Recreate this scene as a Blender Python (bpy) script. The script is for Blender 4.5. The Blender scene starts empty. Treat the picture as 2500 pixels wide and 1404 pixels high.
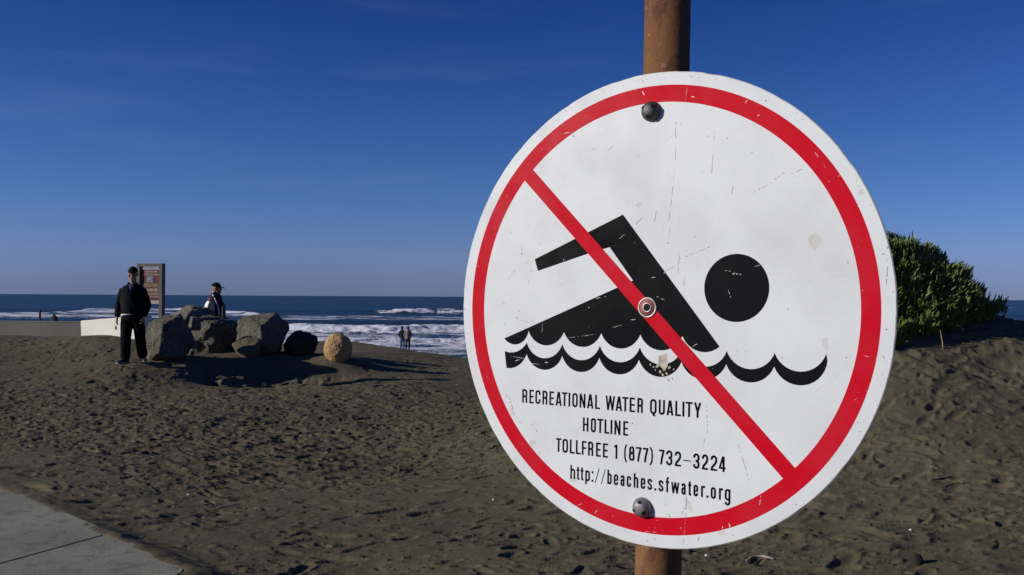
import bpy, bmesh, math, random
import numpy as np
from mathutils import Vector, Matrix, noise as mnoise

random.seed(7)
R = math.radians
SC = bpy.context.scene
COL = SC.collection

# ------------------------------------------------------------------ camera
CAM_H = 1.55
F_PX = 2280.0
cam_d = bpy.data.cameras.new('camera')
cam_d.sensor_width = 36.0
cam_d.lens = F_PX / 2500.0 * 36.0
cam_d.clip_start = 0.05
cam_d.clip_end = 60000.0
cam = bpy.data.objects.new('camera', cam_d)
COL.objects.link(cam)
CAM_M = Matrix.Translation((0, 0, CAM_H)) @ Matrix.Rotation(R(90.58), 4, 'X') @ Matrix.Rotation(R(0.35), 4, 'Z')
cam.matrix_world = CAM_M
SC.camera = cam

# ------------------------------------------------------------------ light
SUN_EL, SUN_BEHIND = 20.0, 12.0        # sun from the left and a little behind the camera
sun_dir = Vector((-math.cos(R(SUN_BEHIND)) * math.cos(R(SUN_EL)), -math.sin(R(SUN_BEHIND)) * math.cos(R(SUN_EL)), math.sin(R(SUN_EL))))
w = bpy.data.worlds.new('World')
SC.world = w
w.use_nodes = True
wn, wl = w.node_tree.nodes, w.node_tree.links
wn.clear()
sky = wn.new('ShaderNodeTexSky')
sky.sky_type = 'NISHITA'
sky.sun_disc = False
sky.sun_elevation = R(SUN_EL)
sky.sun_rotation = math.atan2(sun_dir.x, sun_dir.y)
sky.altitude = 10
sky.air_density = 1.0
sky.dust_density = 0.0
sky.ozone_density = 3.0
hsv = wn.new('ShaderNodeHueSaturation')
hsv.inputs['Hue'].default_value = 0.5
hsv.inputs['Saturation'].default_value = 1.0
hsv.inputs['Value'].default_value = 1.0
bg = wn.new('ShaderNodeBackground')
bg.inputs['Strength'].default_value = 0.057
wo = wn.new('ShaderNodeOutputWorld')
geo = wn.new('ShaderNodeTexCoord'); sxyz = wn.new('ShaderNodeSeparateXYZ'); wl.new(geo.outputs['Generated'], sxyz.inputs[0])
tint = wn.new('ShaderNodeValToRGB'); wl.new(sxyz.outputs['Z'], tint.inputs[0])
for k_, (p_, c_) in enumerate(((0.0, (.37, .525, 1.42)), (.045, (.54, .70, 1.53)), (.09, (.475, .705, 1.45)), (.14, (.385, .65, 1.34)), (.296, (.170, .42, 1.09)), (.5, (.10, .33, .98)))):
    if k_ > 1: tint.color_ramp.elements.new(p_)
    tint.color_ramp.elements[k_].position = p_; tint.color_ramp.elements[k_].color = (*c_, 1)
tm = wn.new('ShaderNodeMix'); tm.data_type = 'RGBA'; tm.blend_type = 'MULTIPLY'; tm.inputs[0].default_value = 1.0
wl.new(sky.outputs[0], tm.inputs[6]); wl.new(tint.outputs[0], tm.inputs[7])
cm = wn.new('ShaderNodeMapping'); cm.inputs['Scale'].default_value = (2.2, 2.2, 15.0); cm.inputs['Rotation'].default_value = (0.0, R(-10), R(20)); wl.new(geo.outputs['Generated'], cm.inputs[0])
cn_ = wn.new('ShaderNodeTexNoise'); cn_.inputs['Scale'].default_value = 1.3; cn_.inputs['Detail'].default_value = 6; cn_.inputs['Roughness'].default_value = .6; wl.new(cm.outputs[0], cn_.inputs['Vector'])
cr_ = wn.new('ShaderNodeValToRGB'); cr_.color_ramp.elements[0].position = .52; cr_.color_ramp.elements[1].position = .80; cr_.color_ramp.elements[0].color = (0, 0, 0, 1); cr_.color_ramp.elements[1].color = (.085, .085, .085, 1); wl.new(cn_.outputs['Fac'], cr_.inputs[0])
ci = wn.new('ShaderNodeMix'); ci.data_type = 'RGBA'; wl.new(cr_.outputs[0], ci.inputs[0]); wl.new(tm.outputs[2], ci.inputs[6]); ci.inputs[7].default_value = (5.2, 6.2, 9.5, 1)      # thin cirrus
wl.new(ci.outputs[2], hsv.inputs['Color'])
wl.new(hsv.outputs[0], bg.inputs['Color'])
wl.new(bg.outputs[0], wo.inputs['Surface'])

sun_l = bpy.data.lights.new('sun', 'SUN')
sun_l.energy = 4.3
sun_l.angle = R(0.53)
sun_l.color = (1.0, 0.95, 0.87)
sun_o = bpy.data.objects.new('sun', sun_l)
sun_o.rotation_euler = (-sun_dir).to_track_quat('-Z', 'Y').to_euler()
sun_o.location = (0, 0, 30)
COL.objects.link(sun_o)

SC.view_settings.view_transform = 'Standard'
SC.view_settings.look = 'None'
SC.view_settings.exposure = 0.0
SC.view_settings.gamma = 1.0
SC.view_settings.use_curve_mapping = False

# ------------------------------------------------------------------ helpers
def at(px, py, d):
    """world point seen at photograph pixel px,py at ground distance d in front of the camera"""
    v = CAM_M.to_3x3() @ Vector(((px - 1250) / F_PX, -(py - 702) / F_PX, -1.0))
    return Vector((0, 0, CAM_H)) + v * (d / v.y)

def tag(o, label=None, cat=None, group=None, kind=None):
    if label: o['label'] = label
    if cat: o['category'] = cat
    if group: o['group'] = group
    if kind: o['kind'] = kind
    return o

def thing(name, loc, label, cat, group=None, rz=0.0):
    o = bpy.data.objects.new(name, None)
    o.empty_display_size = 0.1
    o.location = loc
    o.rotation_euler = (0, 0, rz)
    COL.objects.link(o)
    return tag(o, label, cat, group)

def root_m(o):
    m = Matrix.Translation(o.location) @ o.rotation_euler.to_matrix().to_4x4()
    return m

def world_m(o):
    return root_m(o) if o.parent is None else world_m(o.parent) @ o.matrix_parent_inverse @ root_m(o)

def link_mesh(name, me, mat, parent=None, world=False, smooth=False):
    """links a mesh as an object; world=True: its vertices are world coordinates"""
    o = bpy.data.objects.new(name, me)
    if mat is not None and len(me.materials) == 0:
        me.materials.append(mat)
    if smooth:
        me.polygons.foreach_set('use_smooth', [True] * len(me.polygons))
    COL.objects.link(o)
    if parent is not None:
        o.parent = parent
        if world:
            o.matrix_parent_inverse = world_m(parent).inverted()
    return o

def bm_mesh(bm, name):
    me = bpy.data.meshes.new(name)
    bmesh.ops.recalc_face_normals(bm, faces=bm.faces)
    bm.to_mesh(me)
    bm.free()
    return me

def link_bm(name, bm, mat, parent=None, world=False, smooth=False):
    return link_mesh(name, bm_mesh(bm, name), mat, parent, world, smooth)

def box(bm, c, s, M=None, bev=0.0):
    r = bmesh.ops.create_cube(bm, size=1.0)
    vs = r['verts']
    for v in vs:
        v.co = Vector((v.co.x * s[0] + c[0], v.co.y * s[1] + c[1], v.co.z * s[2] + c[2]))
    if bev > 0:
        es = list({e for v in vs for e in v.link_edges})
        rr = bmesh.ops.bevel(bm, geom=es, offset=bev, segments=2, affect='EDGES', profile=0.5)
        vs = list({v for f in rr['faces'] for v in f.verts} | {v for v in vs if v.is_valid})
    if M is not None:
        for v in vs:
            v.co = M @ v.co
    return vs

def tube(bm, pts, rad, n=14, ref=Vector((1, 0, 0)), round_end=True):
    """closed tube through pts; rad = float or (side, other)"""
    pts = [Vector(p) for p in pts]
    rad = [(r, r) if not isinstance(r, tuple) else r for r in rad]
    if round_end:
        t0 = (pts[0] - pts[1]).normalized(); t1 = (pts[-1] - pts[-2]).normalized()
        a0 = min(rad[0]); a1 = min(rad[-1])
        p0, p1, r0, r1 = pts[0], pts[-1], rad[0], rad[-1]
        pts = [p0 + t0 * a0 * .65, p0 + t0 * a0 * .4] + pts + [p1 + t1 * a1 * .4, p1 + t1 * a1 * .65]
        rad = [(r0[0] * .45, r0[1] * .45), (r0[0] * .8, r0[1] * .8)] + rad + [(r1[0] * .8, r1[1] * .8), (r1[0] * .45, r1[1] * .45)]
    rings = []
    for i, p in enumerate(pts):
        a = pts[max(0, i - 1)]; b = pts[min(len(pts) - 1, i + 1)]
        t = (b - a).normalized()
        s = (ref - t * ref.dot(t))
        if s.length < 1e-4:
            s = Vector((0, 1, 0)) - t * t.y
        s.normalize()
        q = t.cross(s)
        rings.append([bm.verts.new(p + s * (rad[i][0] * math.cos(k * 2 * math.pi / n)) + q * (rad[i][1] * math.sin(k * 2 * math.pi / n))) for k in range(n)])
    for a, b in zip(rings, rings[1:]):
        for k in range(n):
            bm.faces.new((a[k], a[(k + 1) % n], b[(k + 1) % n], b[k]))
    bm.faces.new(rings[0][::-1]); bm.faces.new(rings[-1])
    return rings

def ball(bm, c, r, seg=16, ring=10, M=None):
    rr = bmesh.ops.create_uvsphere(bm, u_segments=seg, v_segments=ring, radius=1.0)
    for v in rr['verts']:
        v.co = Vector((v.co.x * r[0], v.co.y * r[1], v.co.z * r[2]))
        if M is not None:
            v.co = M @ v.co
        v.co += Vector(c)
    return rr['verts']

def remesh(bm, voxel, smooth_it=3, fac=0.5, wrinkle=0.0, wscale=14.0):
    me = bm_mesh(bm, 'tmp')
    o = bpy.data.objects.new('tmp', me)
    COL.objects.link(o)
    m = o.modifiers.new('r', 'REMESH'); m.mode = 'VOXEL'; m.voxel_size = voxel; m.use_smooth_shade = True
    s = o.modifiers.new('s', 'SMOOTH'); s.iterations = smooth_it; s.factor = fac
    dg = bpy.context.evaluated_depsgraph_get()
    out = bpy.data.meshes.new_from_object(o.evaluated_get(dg))
    bpy.data.objects.remove(o); bpy.data.meshes.remove(me)
    if wrinkle > 0:
        no = [v.normal.copy() for v in out.vertices]
        for v, nn in zip(out.vertices, no):
            p = v.co
            h = mnoise.noise(Vector((p.x * wscale, p.y * wscale, p.z * wscale * .55))) + .5 * mnoise.noise(Vector((p.x * wscale * 2.1, p.y * wscale * 2.1, p.z * wscale * 1.7)))
            v.co = p + nn * (wrinkle * h)
    out.materials.clear()
    return out

# ---- numpy noise
def _hash(ix, iy, seed):
    h = (ix.astype(np.int64) * 374761393 + iy.astype(np.int64) * 668265263 + seed * 1442695041) & 0x7fffffff
    h = ((h ^ (h >> 13)) * 1274126177) & 0x7fffffff
    h = (h ^ (h >> 16)) & 0xffff
    return h / 65535.0

def vnoise(x, y, seed=0):
    ix, iy = np.floor(x), np.floor(y)
    fx, fy = x - ix, y - iy
    fx = fx * fx * fx * (fx * (fx * 6 - 15) + 10); fy = fy * fy * fy * (fy * (fy * 6 - 15) + 10)
    a = _hash(ix, iy, seed); b = _hash(ix + 1, iy, seed); c = _hash(ix, iy + 1, seed); d = _hash(ix + 1, iy + 1, seed)
    return (a + (b - a) * fx) * (1 - fy) + (c + (d - c) * fx) * fy - 0.5

def fbm(x, y, oct=4, seed=0, gain=.5, lac=2.03):
    s = 0; a = 1.0
    for k in range(oct):
        s = s + a * vnoise(x, y, seed + k * 17)
        a *= gain; x = x * lac + 13.7; y = y * lac + 7.3
    return s

def sstep(a, b, x):
    t = np.clip((x - a) / (b - a), 0, 1)
    return t * t * (3 - 2 * t)

def grid_mesh(name, V, nr, nc, wrap=False):
    """mesh from nr x nc vertices"""
    me = bpy.data.meshes.new(name)
    me.vertices.add(nr * nc)
    me.vertices.foreach_set('co', V.astype(np.float32).ravel())
    i = np.arange(nr - 1)[:, None] * nc
    if wrap:
        j = np.arange(nc)[None, :]; j2 = (j + 1) % nc
    else:
        j = np.arange(nc - 1)[None, :]; j2 = j + 1
    q = np.stack([i + j, i + j2, i + nc + j2, i + nc + j], -1).reshape(-1, 4)
    nf = len(q)
    me.loops.add(nf * 4)
    me.loops.foreach_set('vertex_index', q.ravel().astype(np.int32))
    me.polygons.add(nf)
    me.polygons.foreach_set('loop_start', np.arange(0, nf * 4, 4, dtype=np.int32))
    me.polygons.foreach_set('use_smooth', np.ones(nf, dtype=bool))
    me.update(calc_edges=True)
    return me

# ------------------------------------------------------------------ materials
class NT:
    def __init__(s, name):
        s.m = bpy.data.materials.new(name); s.m.use_nodes = True
        s.n = s.m.node_tree.nodes; s.l = s.m.node_tree.links
        s.b = s.n['Principled BSDF']
        s._c = None
    def coord(s, kind='Object'):
        if s._c is None: s._c = s.n.new('ShaderNodeTexCoord')
        return s._c.outputs[kind]
    def mapped(s, scale=(1, 1, 1), kind='Object', rot=(0, 0, 0)):
        m = s.n.new('ShaderNodeMapping'); m.inputs['Scale'].default_value = scale; m.inputs['Rotation'].default_value = rot
        s.l.new(s.coord(kind), m.inputs['Vector']); return m.outputs[0]
    def noise(s, scale, detail=4, rough=.55, vec=None, dist=0.0):
        n = s.n.new('ShaderNodeTexNoise'); n.inputs['Scale'].default_value = scale; n.inputs['Detail'].default_value = detail
        n.inputs['Roughness'].default_value = rough; n.inputs['Distortion'].default_value = dist
        s.l.new(vec if vec is not None else s.coord(), n.inputs['Vector']); return n.outputs['Fac']
    def voro(s, scale, vec=None, feature='F1', rnd=1.0):
        n = s.n.new('ShaderNodeTexVoronoi'); n.feature = feature; n.inputs['Scale'].default_value = scale; n.inputs['Randomness'].default_value = rnd
        s.l.new(vec if vec is not None else s.coord(), n.inputs['Vector']); return n
    def ramp(s, fac, stops):
        r = s.n.new('ShaderNodeValToRGB'); e = r.color_ramp.elements
        while len(e) < len(stops): e.new(0.5)
        for k, (p, c) in enumerate(stops):
            e[k].position = p; e[k].color = (c[0], c[1], c[2], 1) if not isinstance(c, (int, float)) else (c, c, c, 1)
        s.l.new(fac, r.inputs[0]); return r.outputs[0]
    def mix(s, fac, a, b, blend='MIX'):
        m = s.n.new('ShaderNodeMix'); m.data_type = 'RGBA'; m.blend_type = blend
        for v, i in ((fac, 0), (a, 6), (b, 7)):
            if isinstance(v, (int, float)): m.inputs[i].default_value = v if i == 0 else (v, v, v, 1)
            elif isinstance(v, tuple): m.inputs[i].default_value = (v[0], v[1], v[2], 1)
            else: s.l.new(v, m.inputs[i])
        return m.outputs[2]
    def math(s, op, a, b=0.0):
        m = s.n.new('ShaderNodeMath'); m.operation = op
        for i, v in enumerate((a, b)):
            if isinstance(v, (int, float)): m.inputs[i].default_value = v
            else: s.l.new(v, m.inputs[i])
        return m.outputs[0]
    def attr(s, name):
        a = s.n.new('ShaderNodeAttribute'); a.attribute_name = name; return a
    def color(s, c):
        if isinstance(c, tuple): s.b.inputs['Base Color'].default_value = (c[0], c[1], c[2], 1)
        else: s.l.new(c, s.b.inputs['Base Color'])
    def rough(s, v):
        if isinstance(v, (int, float)): s.b.inputs['Roughness'].default_value = v
        else: s.l.new(v, s.b.inputs['Roughness'])
    def spec(s, v): s.b.inputs['Specular IOR Level'].default_value = v
    def bump(s, h, strength=.3, dist=.01):
        b = s.n.new('ShaderNodeBump'); b.inputs['Strength'].default_value = strength; b.inputs['Distance'].default_value = dist
        s.l.new(h, b.inputs['Height']); s.l.new(b.outputs[0], s.b.inputs['Normal']); return b

def simple(name, c, rough=.8, var=.25, scale=12.0, bump=.0, bscale=60.0, bdist=.003, spec=.3, metal=0.0):
    t = NT(name)
    n = t.noise(scale, 5)
    lo = tuple(x * (1 - var) for x in c); hi = tuple(min(1, x * (1 + var)) for x in c)
    t.color(t.ramp(n, [(.3, lo), (.7, hi)]))
    t.rough(rough); t.spec(spec); t.b.inputs['Metallic'].default_value = metal
    if bump > 0: t.bump(t.noise(bscale, 4), bump, bdist)
    return t.m

# sand: dark, damp, olive-grey
t = NT('sand')
big = t.noise(.35, 5); mid = t.noise(3.0, 5); fine = t.noise(38.0, 4, .7); grain = t.noise(420.0, 2)
c = t.ramp(big, [(.3, (.090, .076, .043)), (.7, (.130, .109, .063))])
c = t.mix(t.ramp(mid, [(.35, .0), (.7, .55)]), c, (.066, .060, .040))
c = t.mix(t.ramp(fine, [(.64, .0), (.74, .7)]), c, (.030, .026, .017))
mott = t.noise(16.0, 6, .75)
c = t.mix(t.ramp(mott, [(.30, .55), (.50, 0.0)]), c, (.048, .043, .027))
c = t.mix(t.ramp(mott, [(.55, 0.0), (.75, .6)]), c, (.160, .138, .090))
c = t.mix(t.math('MULTIPLY', t.ramp(grain, [(.35, 0.0), (.75, 1.0)]), .5), c, (.17, .15, .10))
t.color(c); t.rough(.95); t.spec(.10)
h = t.math('ADD', t.math('MULTIPLY', t.noise(11.0, 5, .6), .8), t.math('MULTIPLY', t.noise(70.0, 4, .65), .35))
t.bump(h, .6, .016)
M_SAND = t.m

# sea
t = NT('sea_water')
fo = t.attr('foam').outputs['Fac']
ft = t.noise(.9, 6, .65, t.mapped((1, .7, 1)), 0.6)
ff = t.noise(3.5, 5, .7)
m1 = t.math('ADD', fo, t.math('MULTIPLY', t.math('SUBTRACT', ft, .5), .9))
m1 = t.math('ADD', m1, t.math('MULTIPLY', t.math('SUBTRACT', ff, .5), .5))
fm = t.ramp(m1, [(.40, 0.0), (.62, 1.0)])
wn_ = t.noise(.012, 4, .5, t.mapped((.35, 1.6, 1)))
wc = t.ramp(wn_, [(.35, (.016, .044, .075)), (.65, (.024, .060, .095))])
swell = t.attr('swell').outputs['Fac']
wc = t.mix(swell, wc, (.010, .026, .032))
fcol = t.ramp(t.noise(1.6, 5, .7, t.mapped((1, .5, 1))), [(.3, (.47, .49, .57)), (.7, (.84, .85, .87))])
t.color(t.mix(fm, wc, fcol))
t.rough(t.ramp(fm, [(0.0, .38), (1.0, .9)]))
t.spec(.22)
hb = t.math('ADD', t.math('MULTIPLY', t.noise(.5, 5, .65, t.mapped((.5, 1.3, 1))), 1.0), t.math('MULTIPLY', fm, .35))
hb = t.math('ADD', hb, t.math('MULTIPLY', t.noise(2.2, 4, .6), .25))
t.bump(hb, .55, .6)
M_SEA = t.m

# concrete
t = NT('sidewalk_concrete')
a = t.noise(1.3, 6, .6); b_ = t.noise(40, 4); s_ = t.noise(7, 5, .7)
c = t.ramp(a, [(.3, (.190, .192, .146)), (.7, (.270, .272, .210))])
c = t.mix(t.ramp(s_, [(.50, 0.0), (.66, .7)]), c, (.110, .108, .080))
c = t.mix(t.ramp(b_, [(.6, 0.0), (.75, .4)]), c, (.22, .22, .20))
sp = t.voro(28); c = t.mix(t.ramp(sp.outputs['Distance'], [(.02, .55), (.10, 0.0)]), c, (.045, .042, .032))
t.color(c); t.rough(.92); t.spec(.15); t.bump(t.noise(60, 5, .7), .6, .006)
M_CONC = t.m
t = NT('seawall_concrete')
a = t.noise(.8, 5, .6, t.mapped((1.2, 1.2, .25)))
t.color(t.ramp(a, [(.3, (.17, .165, .135)), (.7, (.235, .225, .185))])); t.rough(.95); t.spec(.1); t.bump(t.noise(25, 4), .3, .01)
M_WALL = t.m
t = NT('white_painted_concrete')
a = t.noise(1.6, 5, .6); s_ = t.noise(5.5, 5, .75, t.mapped((1, 1, .35)))
c = t.ramp(a, [(.3, (.66, .63, .53)), (.7, (.76, .73, .63))])
c = t.mix(t.ramp(s_, [(.66, 0.0), (.75, .75)]), c, (.25, .22, .17))
t.color(c); t.rough(.85); t.bump(t.noise(30, 4), .25, .006)
M_WHITE_CONC = t.m

# rocks
def rock_mat(name, lo, hi, dark, pale, warm=None, bd=.16):
    t = NT(name)
    a = t.noise(3.2, 7, .62, None, .4); b = t.noise(14, 6, .7); p = t.noise(5, 5, .6)
    c = t.ramp(a, [(.3, lo), (.68, hi)])
    c = t.mix(t.ramp(b, [(.56, 0.0), (.7, .8)]), c, dark)
    c = t.mix(t.ramp(p, [(.64, 0.0), (.74, .7)]), c, pale)
    if warm: c = t.mix(t.ramp(t.noise(1.6, 4), [(.55, 0.0), (.7, .6)]), c, warm)
    t.color(c); t.rough(.95); t.spec(.12)
    h = t.math('ADD', t.math('MULTIPLY', t.noise(8, 7, .7), 1.0), t.math('MULTIPLY', t.noise(30, 5, .7), .35))
    vp = t.ramp(t.voro(16).outputs['Distance'], [(.0, 0.0), (.35, 1.0)])
    h = t.math('ADD', h, t.math('MULTIPLY', vp, .25))
    t.bump(h, 1.0, bd)
    return t.m
M_ROCK = rock_mat('grey_rock', (.120, .112, .084), (.225, .212, .166), (.032, .029, .021), (.40, .39, .35))
M_ROCK2 = rock_mat('pale_grey_rock', (.165, .157, .120), (.275, .262, .205), (.07, .066, .05), (.46, .44, .38))
M_ROCK_DARK = rock_mat('dark_rock', (.05, .048, .042), (.085, .08, .07), (.03, .03, .028), (.13, .12, .11))
M_ROCK_TAN = rock_mat('tan_rock', (.40, .24, .105), (.52, .33, .165), (.18, .105, .05), (.58, .42, .26), (.54, .29, .11), .05)
M_ROCK_YEL = rock_mat('yellowish_rock', (.16, .14, .09), (.24, .21, .14), (.09, .075, .05), (.34, .31, .24))

# sign
def print_mat(name, c, wear, amount, rough=.38, dirt=(.30, .27, .22), sp_=.10):
    t = NT(name)
    s1 = t.noise(9, 5, .6); s2 = t.noise(60, 5, .75, t.mapped((1, .25, .6), rot=(.3, .7, .5))); s3 = t.noise(26, 5, .7)
    col = t.mix(t.ramp(s1, [(.42, 0.0), (.75, amount)]), c, wear)
    col = t.mix(t.ramp(s2, [(.69, 0.0), (.74, .55)]), col, wear)
    col = t.mix(t.ramp(s3, [(.70, 0.0), (.80, .35)]), col, dirt)
    t.color(col); t.rough(t.ramp(t.noise(20, 5), [(.3, rough - .08), (.7, rough + .2)])); t.spec(sp_)
    return t.m
M_SIGN_WHITE = print_mat('sign_white', (.66, .68, .69), (.56, .575, .575), .95, .42, (.46, .44, .39), .2)
M_SIGN_RED = print_mat('sign_red', (.53, .002, .014), (.50, .035, .055), .45, .45, (.30, .02, .03), .06)
M_SIGN_BLACK = print_mat('sign_black', (.0035, .004, .005), (.012, .0125, .0135), .5, .5, (.07, .07, .07), .05)
M_SIGN_TEXT = simple('sign_text_black', (.004, .004, .005), .8, .2, 30, spec=.04)
M_SIGN_BACK = simple('sign_aluminium', (.45, .45, .46), .45, .15, 30, metal=.8)
M_SIGN_EDGE = simple('sign_edge', (.62, .60, .55), .6, .35, 60)
M_SCUFF = simple('scuff_grey', (.26, .25, .23), .8, .4, 200)
M_FAINT = simple('faint_grime', (.56, .555, .52), .7, .10, 40)
M_CHIP = simple('pale_chip', (.75, .74, .72), .5, .2, 100)
M_RUSTMARK = simple('rust_mark', (.42, .20, .11), .8, .4, 100)
M_RESIDUE = simple('tan_residue', (.46, .42, .34), .9, .4, 120, .5, 300, .002)
M_BOLT = simple('grey_bolt', (.085, .082, .080), .55, .2, 60, .2, 200, .0005, .4, .55)
M_BOLT_PALE = simple('pale_bolt', (.20, .195, .185), .55, .2, 60, .2, 200, .0005, .4, .5)
M_HOLE = simple('dark_hole', (.008, .008, .008), .9, .1)
M_STEEL = simple('bare_steel', (.40, .38, .35), .48, .4, 80, metal=.8)
M_RUSTRED = simple('worn_red_metal', (.28, .10, .09), .5, .4, 60, metal=.3)
t = NT('rusty_brown_post')
a = t.noise(7, 7, .7, t.mapped((1, 1, .22))); b_ = t.noise(34, 6, .75); d_ = t.noise(150, 3); e_ = t.noise(16, 6, .7, t.mapped((1, 1, .5)), .8)
c = t.ramp(a, [(.3, (.110, .048, .021)), (.55, (.190, .090, .037)), (.75, (.262, .135, .054))])
c = t.mix(t.ramp(e_, [(.52, 0.0), (.60, .8)]), c, (.110, .040, .028))
c = t.mix(t.ramp(b_, [(.58, 0.0), (.66, .7)]), c, (.075, .034, .024))
c = t.mix(t.ramp(t.noise(60, 5, .7), [(.62, 0.0), (.70, .55)]), c, (.33, .19, .09))
c = t.mix(t.ramp(d_, [(.64, 0.0), (.74, .5)]), c, (.40, .29, .20))
t.color(c); t.rough(.8); t.spec(.15)
t.bump(t.math('ADD', t.math('MULTIPLY', e_, .6), t.math('MULTIPLY', b_, .5)), .8, .003)
M_POST = t.m

t = NT('weathered_wood')
a = t.noise(5, 6, .65, t.mapped((6, 6, .5)))
t.color(t.ramp(a, [(.3, (.115, .105, .082)), (.7, (.20, .185, .15))])); t.rough(.9); t.spec(.15); t.bump(a, .4, .004)
M_WOOD = t.m
M_WOOD_PALE = simple('pale_wood', (.40, .36, .30), .85, .3, 25)
M_BOARD_RED = simple('maroon_board', (.105, .012, .012), .6, .2, 9)
M_BOARD_TAN = simple('tan_strip', (.20, .125, .085), .6, .2, 20)
M_BOARD_GREY = simple('grey_picture', (.17, .19, .22), .6, .25, 30)
M_CREAM = simple('cream_lettering', (.46, .41, .35), .6, .1)
M_RUSTPOLE = simple('rusty_pole', (.13, .05, .035), .8, .4, 12)
# people
M_SKIN = simple('skin', (.36, .185, .125), .55, .12, 14, spec=.35)
M_BLACKJ = simple('black_jacket', (.006, .007, .009), .92, .35, 20, .35, 90, .006, .12)
M_BLACKT = simple('black_trousers', (.005, .005, .006), .95, .35, 16, .35, 70, .006, .1)
M_CAPB = simple('black_cap', (.010, .010, .012), .9, .2, 30, spec=.15)
M_SHIRT_BLUE = simple('blue_shirt', (.055, .065, .16), .85, .2, 30)
M_WHITE_CLOTH = simple('white_cloth', (.78, .77, .76), .8, .08, 30)
M_NAVY = simple('navy_jacket', (.010, .011, .030), .85, .3, 18, .35, 80, .006, .15)
M_REDCLOTH = simple('dark_red_cloth', (.20, .030, .045), .85, .2, 30)
M_JEANS = simple('blue_jeans', (.045, .085, .19), .9, .3, 22, .3, 90, .004)
M_DKJEANS = simple('dark_jeans', (.014, .018, .042), .9, .3, 22, .3, 90, .004)
M_KHAKI = simple('khaki_jacket', (.23, .19, .13), .88, .25, 18, .35, 80, .006)
M_HAIRB = simple('brown_hair', (.035, .022, .014), .7, .4, 60)
M_HAIRK = simple('black_hair', (.007, .006, .006), .6, .4, 60)
M_SHOE = simple('dark_shoe', (.03, .03, .034), .7, .3, 30)
M_SOLE = simple('pale_shoe_panel', (.55, .55, .53), .7, .2, 30)
M_EYE = simple('eye_dark', (.01, .008, .008), .25, .1)
# plants
t = NT('ice_plant_leaf')
a = t.noise(4.5, 4, .6); i_ = t.n.new('ShaderNodeObjectInfo').outputs['Random']
c = t.ramp(a, [(.25, (.066, .094, .021)), (.5, (.116, .156, .036)), (.75, (.165, .185, .056))])
c = t.mix(t.ramp(t.noise(2.3, 3), [(.58, 0.0), (.72, .6)]), c, (.18, .120, .050))
t.color(c); t.rough(.42); t.spec(.4); t.b.inputs['Subsurface Weight'].default_value = 0.0
M_LEAF = t.m
M_THATCH = simple('dry_thatch', (.075, .062, .034), .95, .5, 18, .8, 40, .03)
M_STEM = simple('dry_stem', (.30, .22, .11), .85, .3, 30)
M_TWIG = simple('grey_twig', (.30, .27, .21), .85, .35, 40)
M_WEED = simple('beach_weed', (.075, .085, .035), .8, .4, 3)
M_PEBBLE = simple('white_shell', (.75, .73, .68), .6, .15, 40)
M_CLOD = simple('dark_clod', (.03, .025, .018), .95, .4, 30, .6, 90, .01)

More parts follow.
